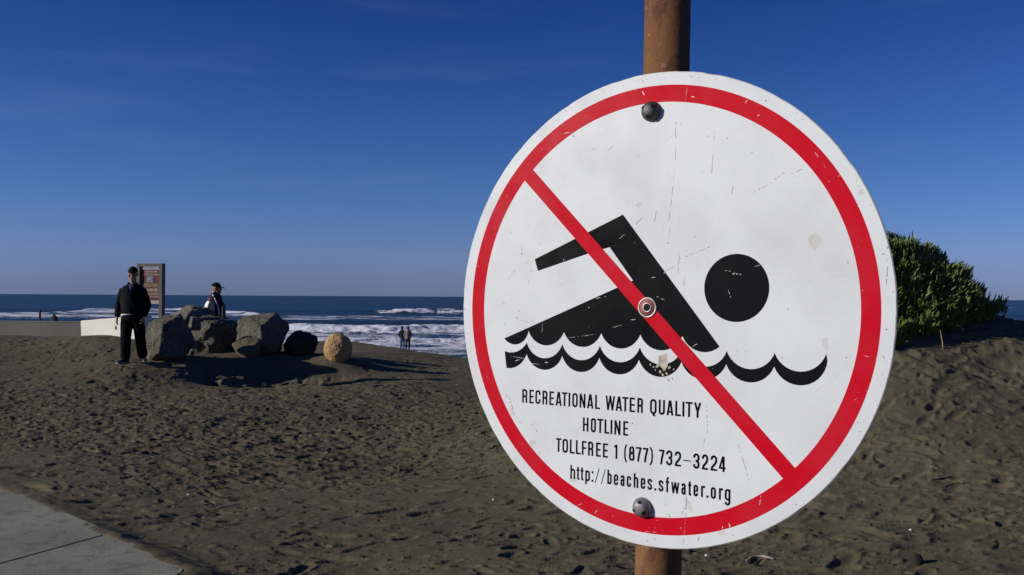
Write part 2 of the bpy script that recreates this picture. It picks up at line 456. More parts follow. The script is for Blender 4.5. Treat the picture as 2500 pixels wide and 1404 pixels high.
# ------------------------------------------------------------------ terrain
SEA_Z = CAM_H - 4.7
def gp(px, py, d):
    p = at(px, py, d); return (p.x, p.y, p.z)
CP = [(0, 0, 0), (-6, 4, 0), (6, 3, 0), (-12, 2, 0), (12, 2, 0), (-4, 8, 0), (0, 8, 0), (-8, 8, .0), (-12, 9, .05), (1.5, 6, .03), (0, 12, 0), (-4, 12, 0),
      (-9, 12, .05), (-16, 12, .2), (-4, 15.6, 0), (-7.5, 15, .10), (-9.2, 15.2, .15), (-5.3, 16.4, .08),
      gp(320, 887, 16.5), gp(352, 880, 16.9), gp(440, 895, 16.7), gp(600, 925, 16.7), gp(760, 932, 16.6), gp(100, 880, 17.2), gp(0, 870, 17.4), (-14, 17, .5),
      gp(250, 819, 19.2), gp(330, 829, 19.2), gp(190, 820, 19.7), gp(100, 829, 19.2), gp(30, 819, 19.8), (-13.5, 20, .7), (-18, 19, .7),
      gp(415, 869, 17.4), gp(520, 862, 19.0), gp(640, 858, 18.7), gp(740, 866, 19.0), gp(825, 873, 18.4), gp(930, 888, 19.2), gp(950, 915, 17.9), gp(815, 905, 17.95), gp(880, 900, 18.2), gp(750, 900, 17.9), gp(700, 885, 18.2), gp(550, 885, 17.6),
      (-1, 20, 0), (-2.2, 16, 0), gp(1130, 872, 23.6), gp(1060, 863, 25.2), gp(990, 853.5, 27.0), gp(930, 846, 28.6), gp(870, 838, 30.0), gp(810, 846, 27),
      (-7.5, 22.5, .12), (-10, 23.5, .1), (-6, 26, .0), (-14, 24, .1), (-9, 28, -.1), (-20, 24, .1), (-12, 30, -.6), (-20, 32, -.6), (-30, 26, 0), (-30, 36, -.8),
      (-1.2, 28, -.75), (-3.4, 32, -.85), (-5.5, 36, -1.0), (-8, 38, -1.0), (-16, 42, -1.2), (2, 30, -.9),
      (-4, 50, -1.75), (-12, 50, -1.75), (4, 50, -1.75), (-24, 52, -1.75), (16, 48, -1.75),
      (-7.5, 66, -2.28), (-3.8, 66, -2.75), (0, 66, -3.0), (8, 66, -3.0), (-1, 56, -2.5), (-2.5, 61, -2.6), (-18, 66, -2.3), (-32, 66, -2.3), (30, 66, -2.3), (-7, 72, -3.1), (3, 72, -3.1), (-20, 72, -3.1), (-7, 80, -3.7), (12, 78, -3.6), (-30, 80, -3.7), (30, 80, -3.7),
      (0, 100, -5), (-40, 100, -5), (40, 100, -5),
      gp(2300, 1150, 7.0), (5, 5.6, .12), (2.3, 7.6, .32), (2.2, 9.2, .85), (0.9, 9.2, .28), (0.2, 10, .05), gp(2210, 852, 9.0), gp(2300, 800, 9.45), gp(2400, 762, 9.75), gp(2500, 790, 9.9), gp(2450, 900, 8.9),
      (3.2, 10.6, 1.45), (4.6, 10.7, 1.45), (7, 9.9, 1.35), (9.5, 10.2, 1.4), (12, 10, 1.3), (8, 7.5, .75), (9, 5.2, .2), (5.2, 12.2, .9), (3, 12.5, .7), (1.2, 13, .1), (8, 13, .9), (5, 16, .1), (10, 16, .2), (6, 22, -.1), (14, 20, 0),
      (16, 12, 1.0), (20, 20, .2), (24, 8, .6)]
CP = np.array(CP)
def _tps(r2): return r2 * np.log(r2 + 1e-9) * .5
def _fit():
    n = len(CP); d = CP[:, None, :2] - CP[None, :, :2]
    K = _tps((d ** 2).sum(-1)) + np.eye(n) * .02
    Pm = np.c_[np.ones(n), CP[:, :2]]
    A = np.zeros((n + 3, n + 3)); A[:n, :n] = K; A[:n, n:] = Pm; A[n:, :n] = Pm.T
    return np.linalg.solve(A, np.r_[CP[:, 2], 0, 0, 0])
_W = _fit()
def HZ(x, y):
    x = np.asarray(x, float); y = np.asarray(y, float)
    sh = x.shape; x = x.ravel(); y = y.ravel()
    z = np.empty_like(x)
    for s in range(0, len(x), 60000):
        xs, ys = x[s:s + 60000], y[s:s + 60000]
        r2 = (xs[:, None] - CP[None, :, 0]) ** 2 + (ys[:, None] - CP[None, :, 1]) ** 2
        z[s:s + 60000] = _tps(r2) @ _W[:-3] + _W[-3] + xs * _W[-2] + ys * _W[-1]
    far = np.maximum(np.abs(x) - 22, 0) + np.maximum(2 - y, 0)
    k = sstep(0, 30, far)
    base = np.where(y < 66, np.interp(y, [0, 20, 30, 50, 66], [0, 0, -.7, -1.75, -2.3]), np.interp(y, [66, 80, 100, 160], [-2.3, -3.7, -5, -8]))
    z = z * (1 - k) + base * k
    k = sstep(85, 110, y)
    z = z * (1 - k) + base * k
    return np.clip(z, -8, 4).reshape(sh)
def hz(x, y): return float(HZ(np.array([x]), np.array([y]))[0])

# sidewalk corner in world coordinates
SW_A = at(0, 1185, 1.55 * F_PX / (1185 - 718)); SW_B = at(462, 1392, 1.55 * F_PX / (1392 - 720.5))
SW_J1 = at(277, 1300, 1.55 * F_PX / (1300 - 719.6)); SW_J2 = at(0, 1376, 1.55 * F_PX / (1376 - 718))

TH_IN = np.linspace(R(-34), R(34), 900)
TH_OUT = np.concatenate([np.linspace(R(34), R(180), 60)[1:], np.linspace(R(-180), R(-34), 60)[1:-1]])
TH = np.concatenate([TH_IN, TH_OUT])
RR = np.concatenate([[0.05, .6, 1.5, 2.5, 3.4], np.geomspace(4.2, 33, 760), np.geomspace(33, 110, 130)[1:], [160, 250, 400, 700]])
TT, GR = np.meshgrid(TH, RR)
GX, GY = GR * np.sin(TT), GR * np.cos(TT)
GZ = HZ(GX, GY)
# medium relief
near = 1 - sstep(24, 60, GR)
GZ += .035 * fbm(GX * .9, GY * .9, 4, 3) * near + .010 * fbm(GX * 3.1, GY * 3.1, 3, 9) * near
# ground in front of the boulders, hollowed and made lumpy to hold shade
lump = np.exp(-(((GX + 4.45) / 1.95) ** 2 + ((GY - 16.95) / .85) ** 2) ** 2)
GZ += .26 * lump * fbm(GX * 1.9, GY * 1.0, 4, 31) - .10 * lump
beach_ton = sstep(9.0, 10.5, GR) * (1 - sstep(26, 34, GR))
rng = np.random.default_rng(11)
DZ = np.zeros_like(GZ); UZ = np.zeros_like(GZ)
def dent(x, y, a, b, ang, depth, rim=.35):
    r = math.hypot(x, y); th = math.atan2(x, y)
    m = max(a, b) * 2.0
    i0, i1 = np.searchsorted(RR, (r - m, r + m))
    if r < m * 1.2: return
    dth = m / r
    j0, j1 = np.searchsorted(TH_IN, (th - dth, th + dth))
    if i1 <= i0 or j1 <= j0: return
    X = GX[i0:i1, j0:j1] - x; Y = GY[i0:i1, j0:j1] - y
    ca, sa = math.cos(ang), math.sin(ang)
    q = ((X * ca + Y * sa) / a) ** 2 + ((-X * sa + Y * ca) / b) ** 2
    DZ[i0:i1, j0:j1] = np.minimum(DZ[i0:i1, j0:j1], -depth * np.exp(-q * q))
    UZ[i0:i1, j0:j1] = np.maximum(UZ[i0:i1, j0:j1], rim * depth * np.exp(-((q - 2.0) / .8) ** 2))
n_d = 0
def sm(a, b, x):
    t_ = min(1, max(0, (x - a) / (b - a))); return t_ * t_ * (3 - 2 * t_)
for _ in range(52000):
    px = rng.uniform(-150, 2650); py = rng.uniform(835, 1430)
    d = 1.55 * F_PX / (py - 721)
    p = at(px, py, d)
    r = math.hypot(p.x, p.y)
    if r > 27 or r < 4.5: continue
    # trampling: heavy in the middle distance, light near the pavement and the post
    left = 1 - min(1, max(0, (px - 1180) / 240))
    band = sm(930, 990, py) * (1 - sm(1060, 1190, py)) * (.45 + .55 * sm(60, 420, px))
    dens = left * (.07 + .5 * (band > 0) * band + .95 * band + .35 * (1 - sm(930, 990, py))) + (1 - left) * (.14 + .95 * sm(905, 960, py) * (1 - sm(1040, 1250, py)))
    dens *= min(1.5, max(.25, .9 + 1.5 * mnoise.noise(Vector((p.x * .45, p.y * .45, 3.3)))))
    # equalise image-space sampling to ground density
    if rng.uniform() > dens * min(1.0, (11.0 / r) ** -0.2): continue
    s = rng.uniform(.40, 1.0) if rng.random() < .8 else rng.uniform(1.0, 1.7)
    foot = rng.uniform() < .55
    a, b = (.100 * s, .026 * s) if foot else (.050 * s, .022 * s)
    s *= min(1.15, max(.42, r / 11.5))
    heavy = 1.0
    dent(p.x, p.y, a, b, rng.normal(.12, .38), rng.uniform(.013, .029) * s * heavy)
    n_d += 1
GZ += np.where(DZ < -.002, DZ + .25 * UZ, UZ)
# extra crumbly edges
GZ += (.004 * fbm(GX * 9, GY * 9, 3, 77) + .006 * np.maximum(0, vnoise(GX * 6.5, GY * 6.5, 5) - .18)) * near * (.45 + .55 * beach_ton)
# wheel tracks crossing the lower right
ta, tb = at(2040, 1372, 5.45), at(2500, 1302, 6.1)
tdir = Vector((tb.x - ta.x, tb.y - ta.y)).normalized()
for off in (0.0, .17, .24):
    dist = (GX - ta.x) * (-tdir.y) + (GY - ta.y) * tdir.x - off
    GZ -= .010 * np.exp(-(dist / .022) ** 2) * (GR < 9) * (GX > .6)
# sand kept below the pavement
def half(px_, py_, a, b): return (px_ - a.x) * (b.y - a.y) - (py_ - a.y) * (b.x - a.x)
e1 = half(GX, GY, SW_A, SW_B) / (SW_B - SW_A).to_2d().length     # >0 on the pavement side
SW_C = at(412, 1412, 1.55 * F_PX / (1412 - 720.5))
e2 = half(GX, GY, SW_B, SW_C) / (SW_C - SW_B).to_2d().length
inside = np.minimum(e1, e2)
inside = inside + .01 - .07 * np.clip(fbm(GX * 2.3, GY * 2.3, 4, 43) + .1, 0, 1)
gk = np.exp(-(np.minimum(inside, 0) / .16) ** 2)
GZ = GZ * (1 - gk) + (-.001 + .012 * fbm(GX * 6, GY * 6, 3, 47)) * gk
k = sstep(.015, .06, inside)
edge = np.exp(-((inside + .03) / .09) ** 2)
GZ = GZ * (1 - k) + (-.022) * k + edge * .006 * (1 + 1.4 * fbm(GX * 5, GY * 5, 3, 41))
V = np.stack([GX, GY, GZ], -1)
ground = link_mesh('sand_ground', grid_mesh('sand_ground', V, len(RR), len(TH), True), M_SAND)
tag(ground, 'dark trodden beach sand', None, None, 'structure')

# ------------------------------------------------------------------ sea
S = np.concatenate([np.linspace(-1.6, -.75, 60)[:-1], np.linspace(-.75, .75, 760), np.linspace(.75, 1.6, 60)[1:]])
D = np.concatenate([np.geomspace(60, 330, 560), np.geomspace(330, 30000, 120)[1:]])
SS, DD = np.meshgrid(S, D)
X = SS * DD
PXS = 1250 + SS * F_PX
def dist_of(off): return 4.7 * F_PX / off
n1 = fbm(X * .05, DD * .05, 4, 5); n2 = fbm(X * .22, DD * .35, 4, 15); n3 = fbm(X * .8, DD * 1.1, 4, 25)
Z = np.full_like(X, SEA_Z)
foam = np.zeros_like(X); swl = np.zeros_like(X)
Z += .10 * fbm(X * .06, DD * .16, 3, 55) * (DD > 130) + .05 * n3 * (DD < 400)
# inner surf: two bores and broad white wash
b1 = 131 + 9 * n1 + .015 * X
b2 = 98 + 7 * n1 - .02 * X
Z += .75 * np.exp(-((DD - b1) / 3.2) ** 2) + .45 * np.exp(-((DD - b2) / 2.2) ** 2)
Z += .30 * n3 * np.exp(-((DD - b1 + 4) / 9) ** 2) + .22 * n3 * np.exp(-((DD - b2 + 2) / 6) ** 2)
foam = np.maximum(foam, (1 - sstep(b1 + 0.5, b1 + 3.5, DD)) * (.50 + .42 * fbm(X * .035, DD * .30, 4, 141) + .42 * np.exp(-((DD - b1 + 4) / 7) ** 2) + .30 * np.exp(-((DD - b2 + 2) / 5) ** 2) + .34 * n2))
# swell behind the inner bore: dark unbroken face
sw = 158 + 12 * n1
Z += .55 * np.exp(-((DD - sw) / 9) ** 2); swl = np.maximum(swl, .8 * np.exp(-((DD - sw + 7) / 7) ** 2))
# streaky old foam
k = np.exp(-((DD - 200 - 14 * n1) / 24) ** 2) * np.clip(.55 + 1.1 * n2 + .5 * n1, 0, 1)
foam = np.maximum(foam, k * .95)
# breaker at the middle right of the open water
b3 = 258 + 16 * n1
on = sstep(-45, -28, X) * (1 - sstep(90, 130, X))
Z += 1.3 * np.exp(-((DD - b3) / 8) ** 2) * (.4 + .6 * on)
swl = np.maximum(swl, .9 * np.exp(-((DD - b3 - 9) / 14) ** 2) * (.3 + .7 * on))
foam = np.maximum(foam, on * np.exp(-((DD - b3 + 5) / 7) ** 2) * np.clip(.75 + 1.1 * n2 + .6 * n3, 0, 1.1))
Z += on * .5 * n3 * np.exp(-((DD - b3 + 3) / 8) ** 2)
# breaker on the left, nearer towards the left edge of the view
xl = X / DD
b4 = np.interp(PXS, [-400, 0, 120, 300, 420, 560, 640], [205, 212, 222, 272, 268, 238, 225]) + 6 * n1
on4 = 1 - sstep(600, 680, PXS)
Z += (.35 + .35 * sstep(150, 320, PXS)) * np.exp(-((DD - b4 - 4) / 6) ** 2) * on4
foam = np.maximum(foam, on4 * (sstep(b4 + 6, b4 - 4, DD) if False else (1 - sstep(b4 + 2, b4 + 7, DD))) * sstep(b4 - 62, b4 - 20, DD) * np.clip((.22 + .26 * sstep(120, 300, PXS) + 1.3 * fbm(X * .045, DD * .22, 3, 121)) + .42 * np.exp(-((DD - b4) / 9) ** 2) * sstep(40, 260, PXS) + 1.0 * n2 + .3 * n1, 0, 1))
# far whitecaps
foam = np.maximum(foam, np.clip(fbm(X * .02, DD * .055, 4, 91) - .50, 0, 1) * 3.0 * (DD > 280) * (DD < 900))
me = grid_mesh('sea', np.stack([X, DD, Z], -1), len(D), len(S))
for nm, arr in (('foam', foam), ('swell', swl)):
    at_ = me.attributes.new(nm, 'FLOAT', 'POINT'); at_.data.foreach_set('value', np.clip(arr, 0, 1).astype(np.float32).ravel())
sea = link_mesh('sea', me, M_SEA)
tag(sea, 'dark blue ocean with white surf rolling in', None, None, 'structure')

# ------------------------------------------------------------------ sidewalk
sw_root = bpy.data.objects.new('sidewalk', None); COL.objects.link(sw_root); sw_root.location = (SW_A.x, SW_A.y, 0)
tag(sw_root, 'pale concrete pavement corner with one joint', None, None, 'structure')
def slab(poly, z=.004, th=.12):
    bm = bmesh.new()
    # irregular edge where sand nibbles the border
    vs = [bm.verts.new((p[0], p[1], z)) for p in poly]
    f = bm.faces.new(vs)
    bmesh.ops.recalc_face_normals(bm, faces=[f])
    if f.normal.z < 0: f.normal_flip()
    r = bmesh.ops.extrude_face_region(bm, geom=[f])
    for v in [g for g in r['geom'] if isinstance(g, bmesh.types.BMVert)]: v.co.z += th * 0
    low = [v for v in bm.verts if v not in [g for g in r['geom'] if isinstance(g, bmesh.types.BMVert)]]
    for v in low: v.co.z -= th
    es = [e for e in bm.edges if abs(e.verts[0].co.z - z) < 1e-5 and abs(e.verts[1].co.z - z) < 1e-5]
    bmesh.ops.bevel(bm, geom=es, offset=.008, segments=2, affect='EDGES')
    return link_bm('concrete_slab', bm, M_CONC, sw_root, True)
A, B, C_, J1, J2 = [Vector((p.x, p.y)) for p in (SW_A, SW_B, SW_C, SW_J1, SW_J2)]
e = (B - A).normalized(); jd = (J2 - J1).normalized(); g_ = .006
A0 = A - e * 1.2; Aback = A0 + jd * 4
slab([A0, J1 - e * g_, J1 - e * g_ + jd * 4.5, A0 + jd * 4.5])
bc = (C_ - B).normalized()
slab([J1 + e * g_, B - e * .06, B - e * .01 + bc * .05, C_, C_ + bc * 1.6, C_ + bc * 1.6 + (J1 - B) * 1.0, J1 + e * g_ + jd * 3.2])

# ------------------------------------------------------------------ seawall and things on the left
wl_a, wl_b = at(-900, 800, 26.5), at(262, 785.5, 25.0)
root = thing('seawall', (wl_b.x, wl_b.y, hz(wl_b.x, wl_b.y)), 'long low grey concrete seawall at the left edge, behind the sand bank', 'wall')
bm = bmesh.new()
wd = Vector((wl_b.x - wl_a.x, wl_b.y - wl_a.y)); wlen = wd.length; wa = math.atan2(wd.y, wd.x)
zt = wl_b.z
Mw = Matrix.Translation((wl_a.x, wl_a.y, 0)) @ Matrix.Rotation(wa, 4, 'Z')
box(bm, (wlen / 2, 0, (zt - .025 - 1.0) / 2), (wlen, .36, zt - .025 + 1.0), Mw)
link_bm('wall_body', bm, M_WALL, root, True)
bm = bmesh.new(); box(bm, (wlen / 2, 0, zt - .012), (wlen + .01, .37, .026), Mw, .006)
link_bm('highlight_strip', bm, M_WALL, root, True)  # thin strip added along the wall top to give a line of highlight

p0, p1 = at(97, 792, 38), at(97.5, 758, 38)
root = thing('rusty_pole', (p0.x, p0.y, p0.z - .5), 'thin rusty brown pole standing behind the seawall', 'pole')
bm = bmesh.new(); tube(bm, [(p0.x, p0.y, p0.z - .5), (p1.x, p1.y, p1.z)], [.045, .042], 12, round_end=False)
link_bm('shaft', bm, M_RUSTPOLE, root, True)
bm = bmesh.new(); tube(bm, [(p1.x, p1.y, p1.z - .002), (p1.x, p1.y, p1.z + .02)], [.05, .045], 12, round_end=False)
link_bm('pole_cap', bm, M_RUSTPOLE, root, True)

# ------------------------------------------------------------------ boulders
def boulder_mesh(name, size, seed, planes=16, rough=.10, roundness=.10, sub=5, tilt=0.0, faces=()):
    rnd = random.Random(seed)
    bm = bmesh.new(); bmesh.ops.create_icosphere(bm, subdivisions=sub, radius=1.0)
    pl = []
    for k in range(planes):
        v = Vector((rnd.gauss(0, 1), rnd.gauss(0, 1), rnd.gauss(0, .8))).normalized()
        pl.append((v, rnd.uniform(.72, .98)))
    for fx, fy, fz, fd in faces: pl.append((Vector((fx, fy, fz)).normalized(), fd))
    off = Vector((rnd.uniform(0, 90), rnd.uniform(0, 90), rnd.uniform(0, 90)))
    for v in bm.verts:
        n = v.co.normalized()
        r = 1.15
        for q, d in pl:
            c = n.dot(q)
            if c > .05: r = min(r, d / c)
        r = r * (1 - roundness) + roundness
        h = 0; a = 1.0; f = 1.6
        for o in range(7):
            q_ = mnoise.noise(n * f * r + off); h += a * (q_ if o < 2 else (.45 - 1.8 * abs(q_))); a *= .58; f *= 2.05
        cr = abs(mnoise.noise(n * 2.1 + off * 1.7)); c2 = abs(mnoise.noise(n * 5.3 + off * .7))
        r *= 1 + rough * h - rough * 5.0 * max(0, .09 - cr) - rough * 2.0 * max(0, .08 - c2)
        v.co = n * r
    bm.normal_update()
    xs = [v.co.x for v in bm.verts]; ys = [v.co.y for v in bm.verts]; zs = [v.co.z for v in bm.verts]
    for v in bm.verts:
        v.co.x = ((v.co.x - min(xs)) / (max(xs) - min(xs)) - .5) * size[0]
        v.co.y = ((v.co.y - min(ys)) / (max(ys) - min(ys)) - .5) * size[1]
        v.co.z = ((v.co.z - min(zs)) / (max(zs) - min(zs))) * size[2]
    if tilt:
        for v in bm.verts: v.co = Matrix.Rotation(tilt, 3, 'Y') @ v.co
    return bm

def boulder(px0, px1, pyt, pyb, d, depth, seed, mat, label, sink=.16, rz=0.0, name='boulder', group='boulders on the sand', **kw):
    a, b = at(px0, pyb, d), at(px1, pyb, d); tp = at((px0 + px1) / 2, pyt, d)
    wd_ = b.x - a.x; hgt = tp.z - (a.z + b.z) / 2
    o = link_bm(name, boulder_mesh(name, (wd_, depth, hgt + sink), seed, **kw), mat, None, False, True)
    o.location = ((a.x + b.x) / 2, d, (a.z + b.z) / 2 - sink)
    o.rotation_euler = (0, 0, rz)
    return tag(o, label, 'boulder', group)
boulder(352, 476, 766, 870, 17.4, 1.05, 5, M_ROCK, 'big grey boulder right behind the man in black, leftmost of the pile', planes=9, rough=.13, faces=((-.62, -.75, .25, .60), (.55, -.75, .2, .66), (-.3, -.4, .85, .75)))
boulder(404, 524, 744, 806, 20.2, 1.1, 22, M_ROCK2, 'pale sloping boulder lying on top of the pile, behind the wooden sign post', planes=10, rough=.13, faces=((-.5, -.55, .7, .52), (.5, -.5, .6, .70)))
boulder(463, 580, 770, 862, 19.3, 1.2, 33, M_ROCK, 'pitted grey boulder below the man in the navy jacket', planes=10, rough=.17, faces=((-.50, -.72, .48, .62), (.1, -.9, -.3, .72), (.7, -.5, .2, .74), (.12, -.1, .98, .58), (-.95, 0, .1, .70)))
boulder(576, 701, 763, 858, 18.85, 1.05, 47, M_ROCK, 'large pointed grey boulder with a white scar near its top', planes=8, rough=.12, faces=((-.58, -.78, .22, .58), (.75, -.5, .3, .66), (-.2, -.5, .85, .72)))
boulder(690, 777, 806, 872, 19.2, .85, 58, M_ROCK_DARK, 'low boulder with shade put in its dark colour, between the pointed boulder and the tan round one', planes=12, rough=.12)  # dark rock colour carries the shade of the pointed boulder
boulder(791, 859, 813, 874, 18.4, .55, 61, M_ROCK_TAN, 'round tan orange boulder standing alone right of the pile', planes=5, rough=.06, roundness=.75)
boulder(456, 490, 772, 806, 18.2, .26, 73, M_ROCK2, 'small angular rock with sunlight put in its pale colour, wedged between two grey boulders', planes=6, rough=.05, sink=.02, sub=4, roundness=0.0, faces=((-.75, -.6, .2, .36), (.7, -.6, .25, .40), (.2, -.3, .9, .55), (-.2, .9, .3, .5), (0, -.4, -.9, .6)))  # paler rock colour stands in for the sunlit facet
boulder(566, 640, 820, 862, 18.35, .5, 84, M_ROCK_YEL, 'low yellowish brown rock at the foot of the pointed boulder', planes=10, rough=.10, sub=4)
boulder(462, 476, 852, 864, 17.0, .12, 91, M_ROCK2, 'tiny pale stone in the shade below the boulders', planes=9, rough=.06, sink=.03, sub=3, name='stone')
boulder(122, 140, 767, 790, 38, .3, 95, M_ROCK_DARK, 'small dark rounded rock seen over the seawall beside the rusty pole', planes=8, rough=.06, sink=.5, sub=3, name='dark_rock')

# wooden stump beside the man behind the boulders
p0, p1 = at(546, 790, 21.2), at(546.5, 746, 21.2)
bm = bmesh.new()
box(bm, (0, 0, 0), (.075, .09, (p1.z - p0.z) + .5), Matrix.Translation((p0.x, p0.y, p1.z - ((p1.z - p0.z) + .5) / 2)) @ Matrix.Rotation(R(20), 4, 'Z'), .006)
for v in bm.verts:
    if v.co.z > p1.z - .05: v.co.z += (v.co.x - p0.x) * .9
o = link_bm('wooden_stake', bm, M_WOOD); tag(o, 'short weathered wooden stake right of the man in the navy jacket', 'stake')

# white concrete barrier
bl, br = at(196, 783, 20.0), at(342, 770.5, 19.1)
bdir = br - bl; L = bdir.length
ux = bdir.normalized(); uy = Vector((-ux.y, ux.x, 0)).normalized(); uz = ux.cross(uy)
Mb = Matrix((( ux.x, uy.x, uz.x, bl.x), (ux.y, uy.y, uz.y, bl.y), (ux.z, uy.z, uz.z, bl.z), (0, 0, 0, 1)))
root = thing('concrete_barrier', (bl.x + ux.x * L / 2, bl.y + ux.y * L / 2, hz(bl.x + ux.x * L / 2, bl.y + ux.y * L / 2)), 'white painted concrete barrier block half sunk in the sand behind the man in black', 'barrier')
bm = bmesh.new()
box(bm, (L / 2, .15, -.45), (L, .30, .90), None, .02)
bmesh.ops.subdivide_edges(bm, edges=bm.edges[:], cuts=3, use_grid_fill=True)
for v in bm.verts:
    v.co += Vector((0, .004, .006)) * mnoise.noise(v.co * 5); v.co = Mb @ v.co
link_bm('barrier_block', bm, M_WHITE_CONC, root, True)
bm = bmesh.new()
hx = L * (282 - 196) / (342 - 196) * 1.02
tube(bm, [Mb @ Vector((hx, -.004, -.21)), Mb @ Vector((hx, .02, -.21))], [(.024, .045), (.024, .045)], 16, ref=ux, round_end=False)
link_bm('lifting_hole', bm, M_HOLE, root, True)

# ------------------------------------------------------------------ notice board
dB = 19.0
tl, tr = at(337, 645, dB), at(399, 643.5, dB)
base = hz(tr.x, dB)
root = thing('notice_board', ((tl.x + tr.x) / 2, dB, base), 'wooden framed maroon notice board between the man in black and the boulders', 'notice board')
px = lambda x, y: at(x, y, dB)
pw = .078
for xx in (px(337, 700).x, px(399, 700).x):
    bm = bmesh.new(); box(bm, (xx, dB, (tr.z + base - .4) / 2), (pw, .11, tr.z - base + .4), None, .006)
    link_bm('post', bm, M_WOOD, root, True)
x0, x1 = px(337, 700).x + pw / 2 + .001, px(399, 700).x - pw / 2 - .001
cx = (x0 + x1) / 2; wd_ = x1 - x0
def board(name, yt, yb, mat, ydep, th, xa=None, xb=None, parent=None):
    a, b = px(368, yt), px(368, yb)
    bm = bmesh.new()
    l = x0 if xa is None else px(xa, 700).x; r_ = x1 if xb is None else px(xb, 700).x
    box(bm, ((l + r_) / 2, ydep, (a.z + b.z) / 2), (r_ - l, th, a.z - b.z), None, min(.004, th * .3))
    return link_bm(name, bm, mat, parent or root, True)
board('top_rail', 643.5, 650.5, M_WOOD, dB, .10)
board('upper_strip', 652.3, 657, M_WOOD_PALE, dB - .010, .03)
panel = board('panel', 659, 732.5, M_BOARD_RED, dB, .03)
board('lower_rail', 733.5, 742, M_WOOD_PALE, dB - .004, .05)
board('tan_band', 692, 701, M_BOARD_TAN, dB - .0175, .004, 345, 391, panel)
board('picture', 674, 690, M_BOARD_GREY, dB - .0175, .004, 358, 376, panel)

def font_mesh(txt, size, xs=1.0, align='CENTER'):
    cu = bpy.data.curves.new('txt', 'FONT'); cu.body = txt; cu.size = size; cu.align_x = align; cu.resolution_u = 2; cu.offset = .004 * size / .05 * .3
    o = bpy.data.objects.new('txt', cu); COL.objects.link(o)
    me = bpy.data.meshes.new_from_object(o.evaluated_get(bpy.context.evaluated_depsgraph_get()))
    bpy.data.objects.remove(o); bpy.data.curves.remove(cu); me.materials.clear()
    return me
def board_text(txt, xc, ybase, h_px, w_px, parent):
    me = font_mesh(txt, 1.0)
    xs = [v.co.x for v in me.vertices]; ys = [v.co.y for v in me.vertices]
    sc = dB / F_PX
    p = px(xc, ybase)
    for v in me.vertices:
        x = (v.co.x - (min(xs) + max(xs)) / 2) / (max(xs) - min(xs)) * w_px * sc
        z = (v.co.y - min(ys)) / (max(ys) - min(ys)) * h_px * sc
        v.co = Vector((p.x + x, dB - .0158, p.z + z))
    return link_mesh('lettering', me, M_CREAM, parent, True)
board_text('SNOWY PLOVER', 368.5, 665.8, 4.6, 38, panel)
board_text('PROTECTION AREA', 368.5, 672.4, 4.4, 45, panel)
board_text('PROHIBITED', 368.5, 711.5, 6.8, 42, panel)
for k, (yy, wx) in enumerate(((715.8, 44), (719.6, 42), (724.8, 38))):
    bm = bmesh.new()
    xr = px(391, 700).x; c0 = px(368, yy)
    rr_ = random.Random(k)
    x = xr - wx * dB / F_PX
    while x < xr - .02:                                   # broken strokes of small print
        l = min(rr_.uniform(.018, .05), xr - x)
        box(bm, (x + l / 2, dB - .0165, c0.z), (l, .001, .0135))
        x += l + .010
    link_bm('small_print', bm, M_CREAM, panel, True)['kind'] = 'stuff'
# little shore bird in the picture
bm = bmesh.new(); pc = px(367, 682)
ball(bm, (pc.x, dB - .0205, pc.z), (.026, .003, .017)); ball(bm, (pc.x + .022, dB - .0205, pc.z + .017), (.012, .003, .011))
box(bm, (pc.x + .036, dB - .0205, pc.z + .016), (.012, .003, .003)); box(bm, (pc.x - .004, dB - .0205, pc.z - .026), (.003, .003, .022)); box(bm, (pc.x + .008, dB - .0205, pc.z - .026), (.003, .003, .022))
link_bm('bird_drawing', bm, simple('pale_drawing', (.34, .36, .38), .6, .1), panel, True)

root.rotation_euler = (0, 0, R(-13))
# ------------------------------------------------------------------ people
def hand(bm, wrist, down, out, front, curl=.35, s=1.0):
    """palm, four unequal fingers and a thumb; down = along the hand, out = to the little-finger/thumb side, front = palm normal"""
    down = down.normalized(); out = (out - down * out.dot(down)).normalized(); nrm = down.cross(out)
    if nrm.dot(front) < 0: nrm = -nrm
    w_ = Vector(wrist)
    tube(bm, [w_ - down * .03, w_ + down * .03, w_ + down * .085], [(.026 * s, .020 * s), (.040 * s, .018 * s), (.042 * s, .016 * s)], 12, ref=out)
    for k, (o_, l_) in enumerate(((-.031, .064), (-.0105, .078), (.0105, .073), (.031, .058))):
        b0 = w_ + down * .08 * s + out * o_ * s
        d1 = (down + nrm * curl * .5).normalized(); d2 = (down + nrm * curl * 1.6).normalized(); d3 = (down * .6 + nrm * curl * 2.4).normalized()
        p1_ = b0 + d1 * l_ * .5 * s; p2_ = p1_ + d2 * l_ * .32 * s; p3_ = p2_ + d3 * l_ * .24 * s
        tube(bm, [b0 - down * .02, b0, p1_, p2_, p3_], [.0095 * s, .0095 * s, .009 * s, .0083 * s, .007 * s], 8, ref=out)
    tb_ = w_ + down * .025 * s - out * .034 * s
    tube(bm, [tb_ + out * .015, tb_ - out * .012 * s + nrm * .012 + down * .02, tb_ - out * .016 * s + nrm * .024 + down * .05 * s, tb_ - out * .010 * s + nrm * .032 + down * .073 * s], [.013 * s, .012 * s, .0105 * s, .008 * s], 8, ref=nrm)

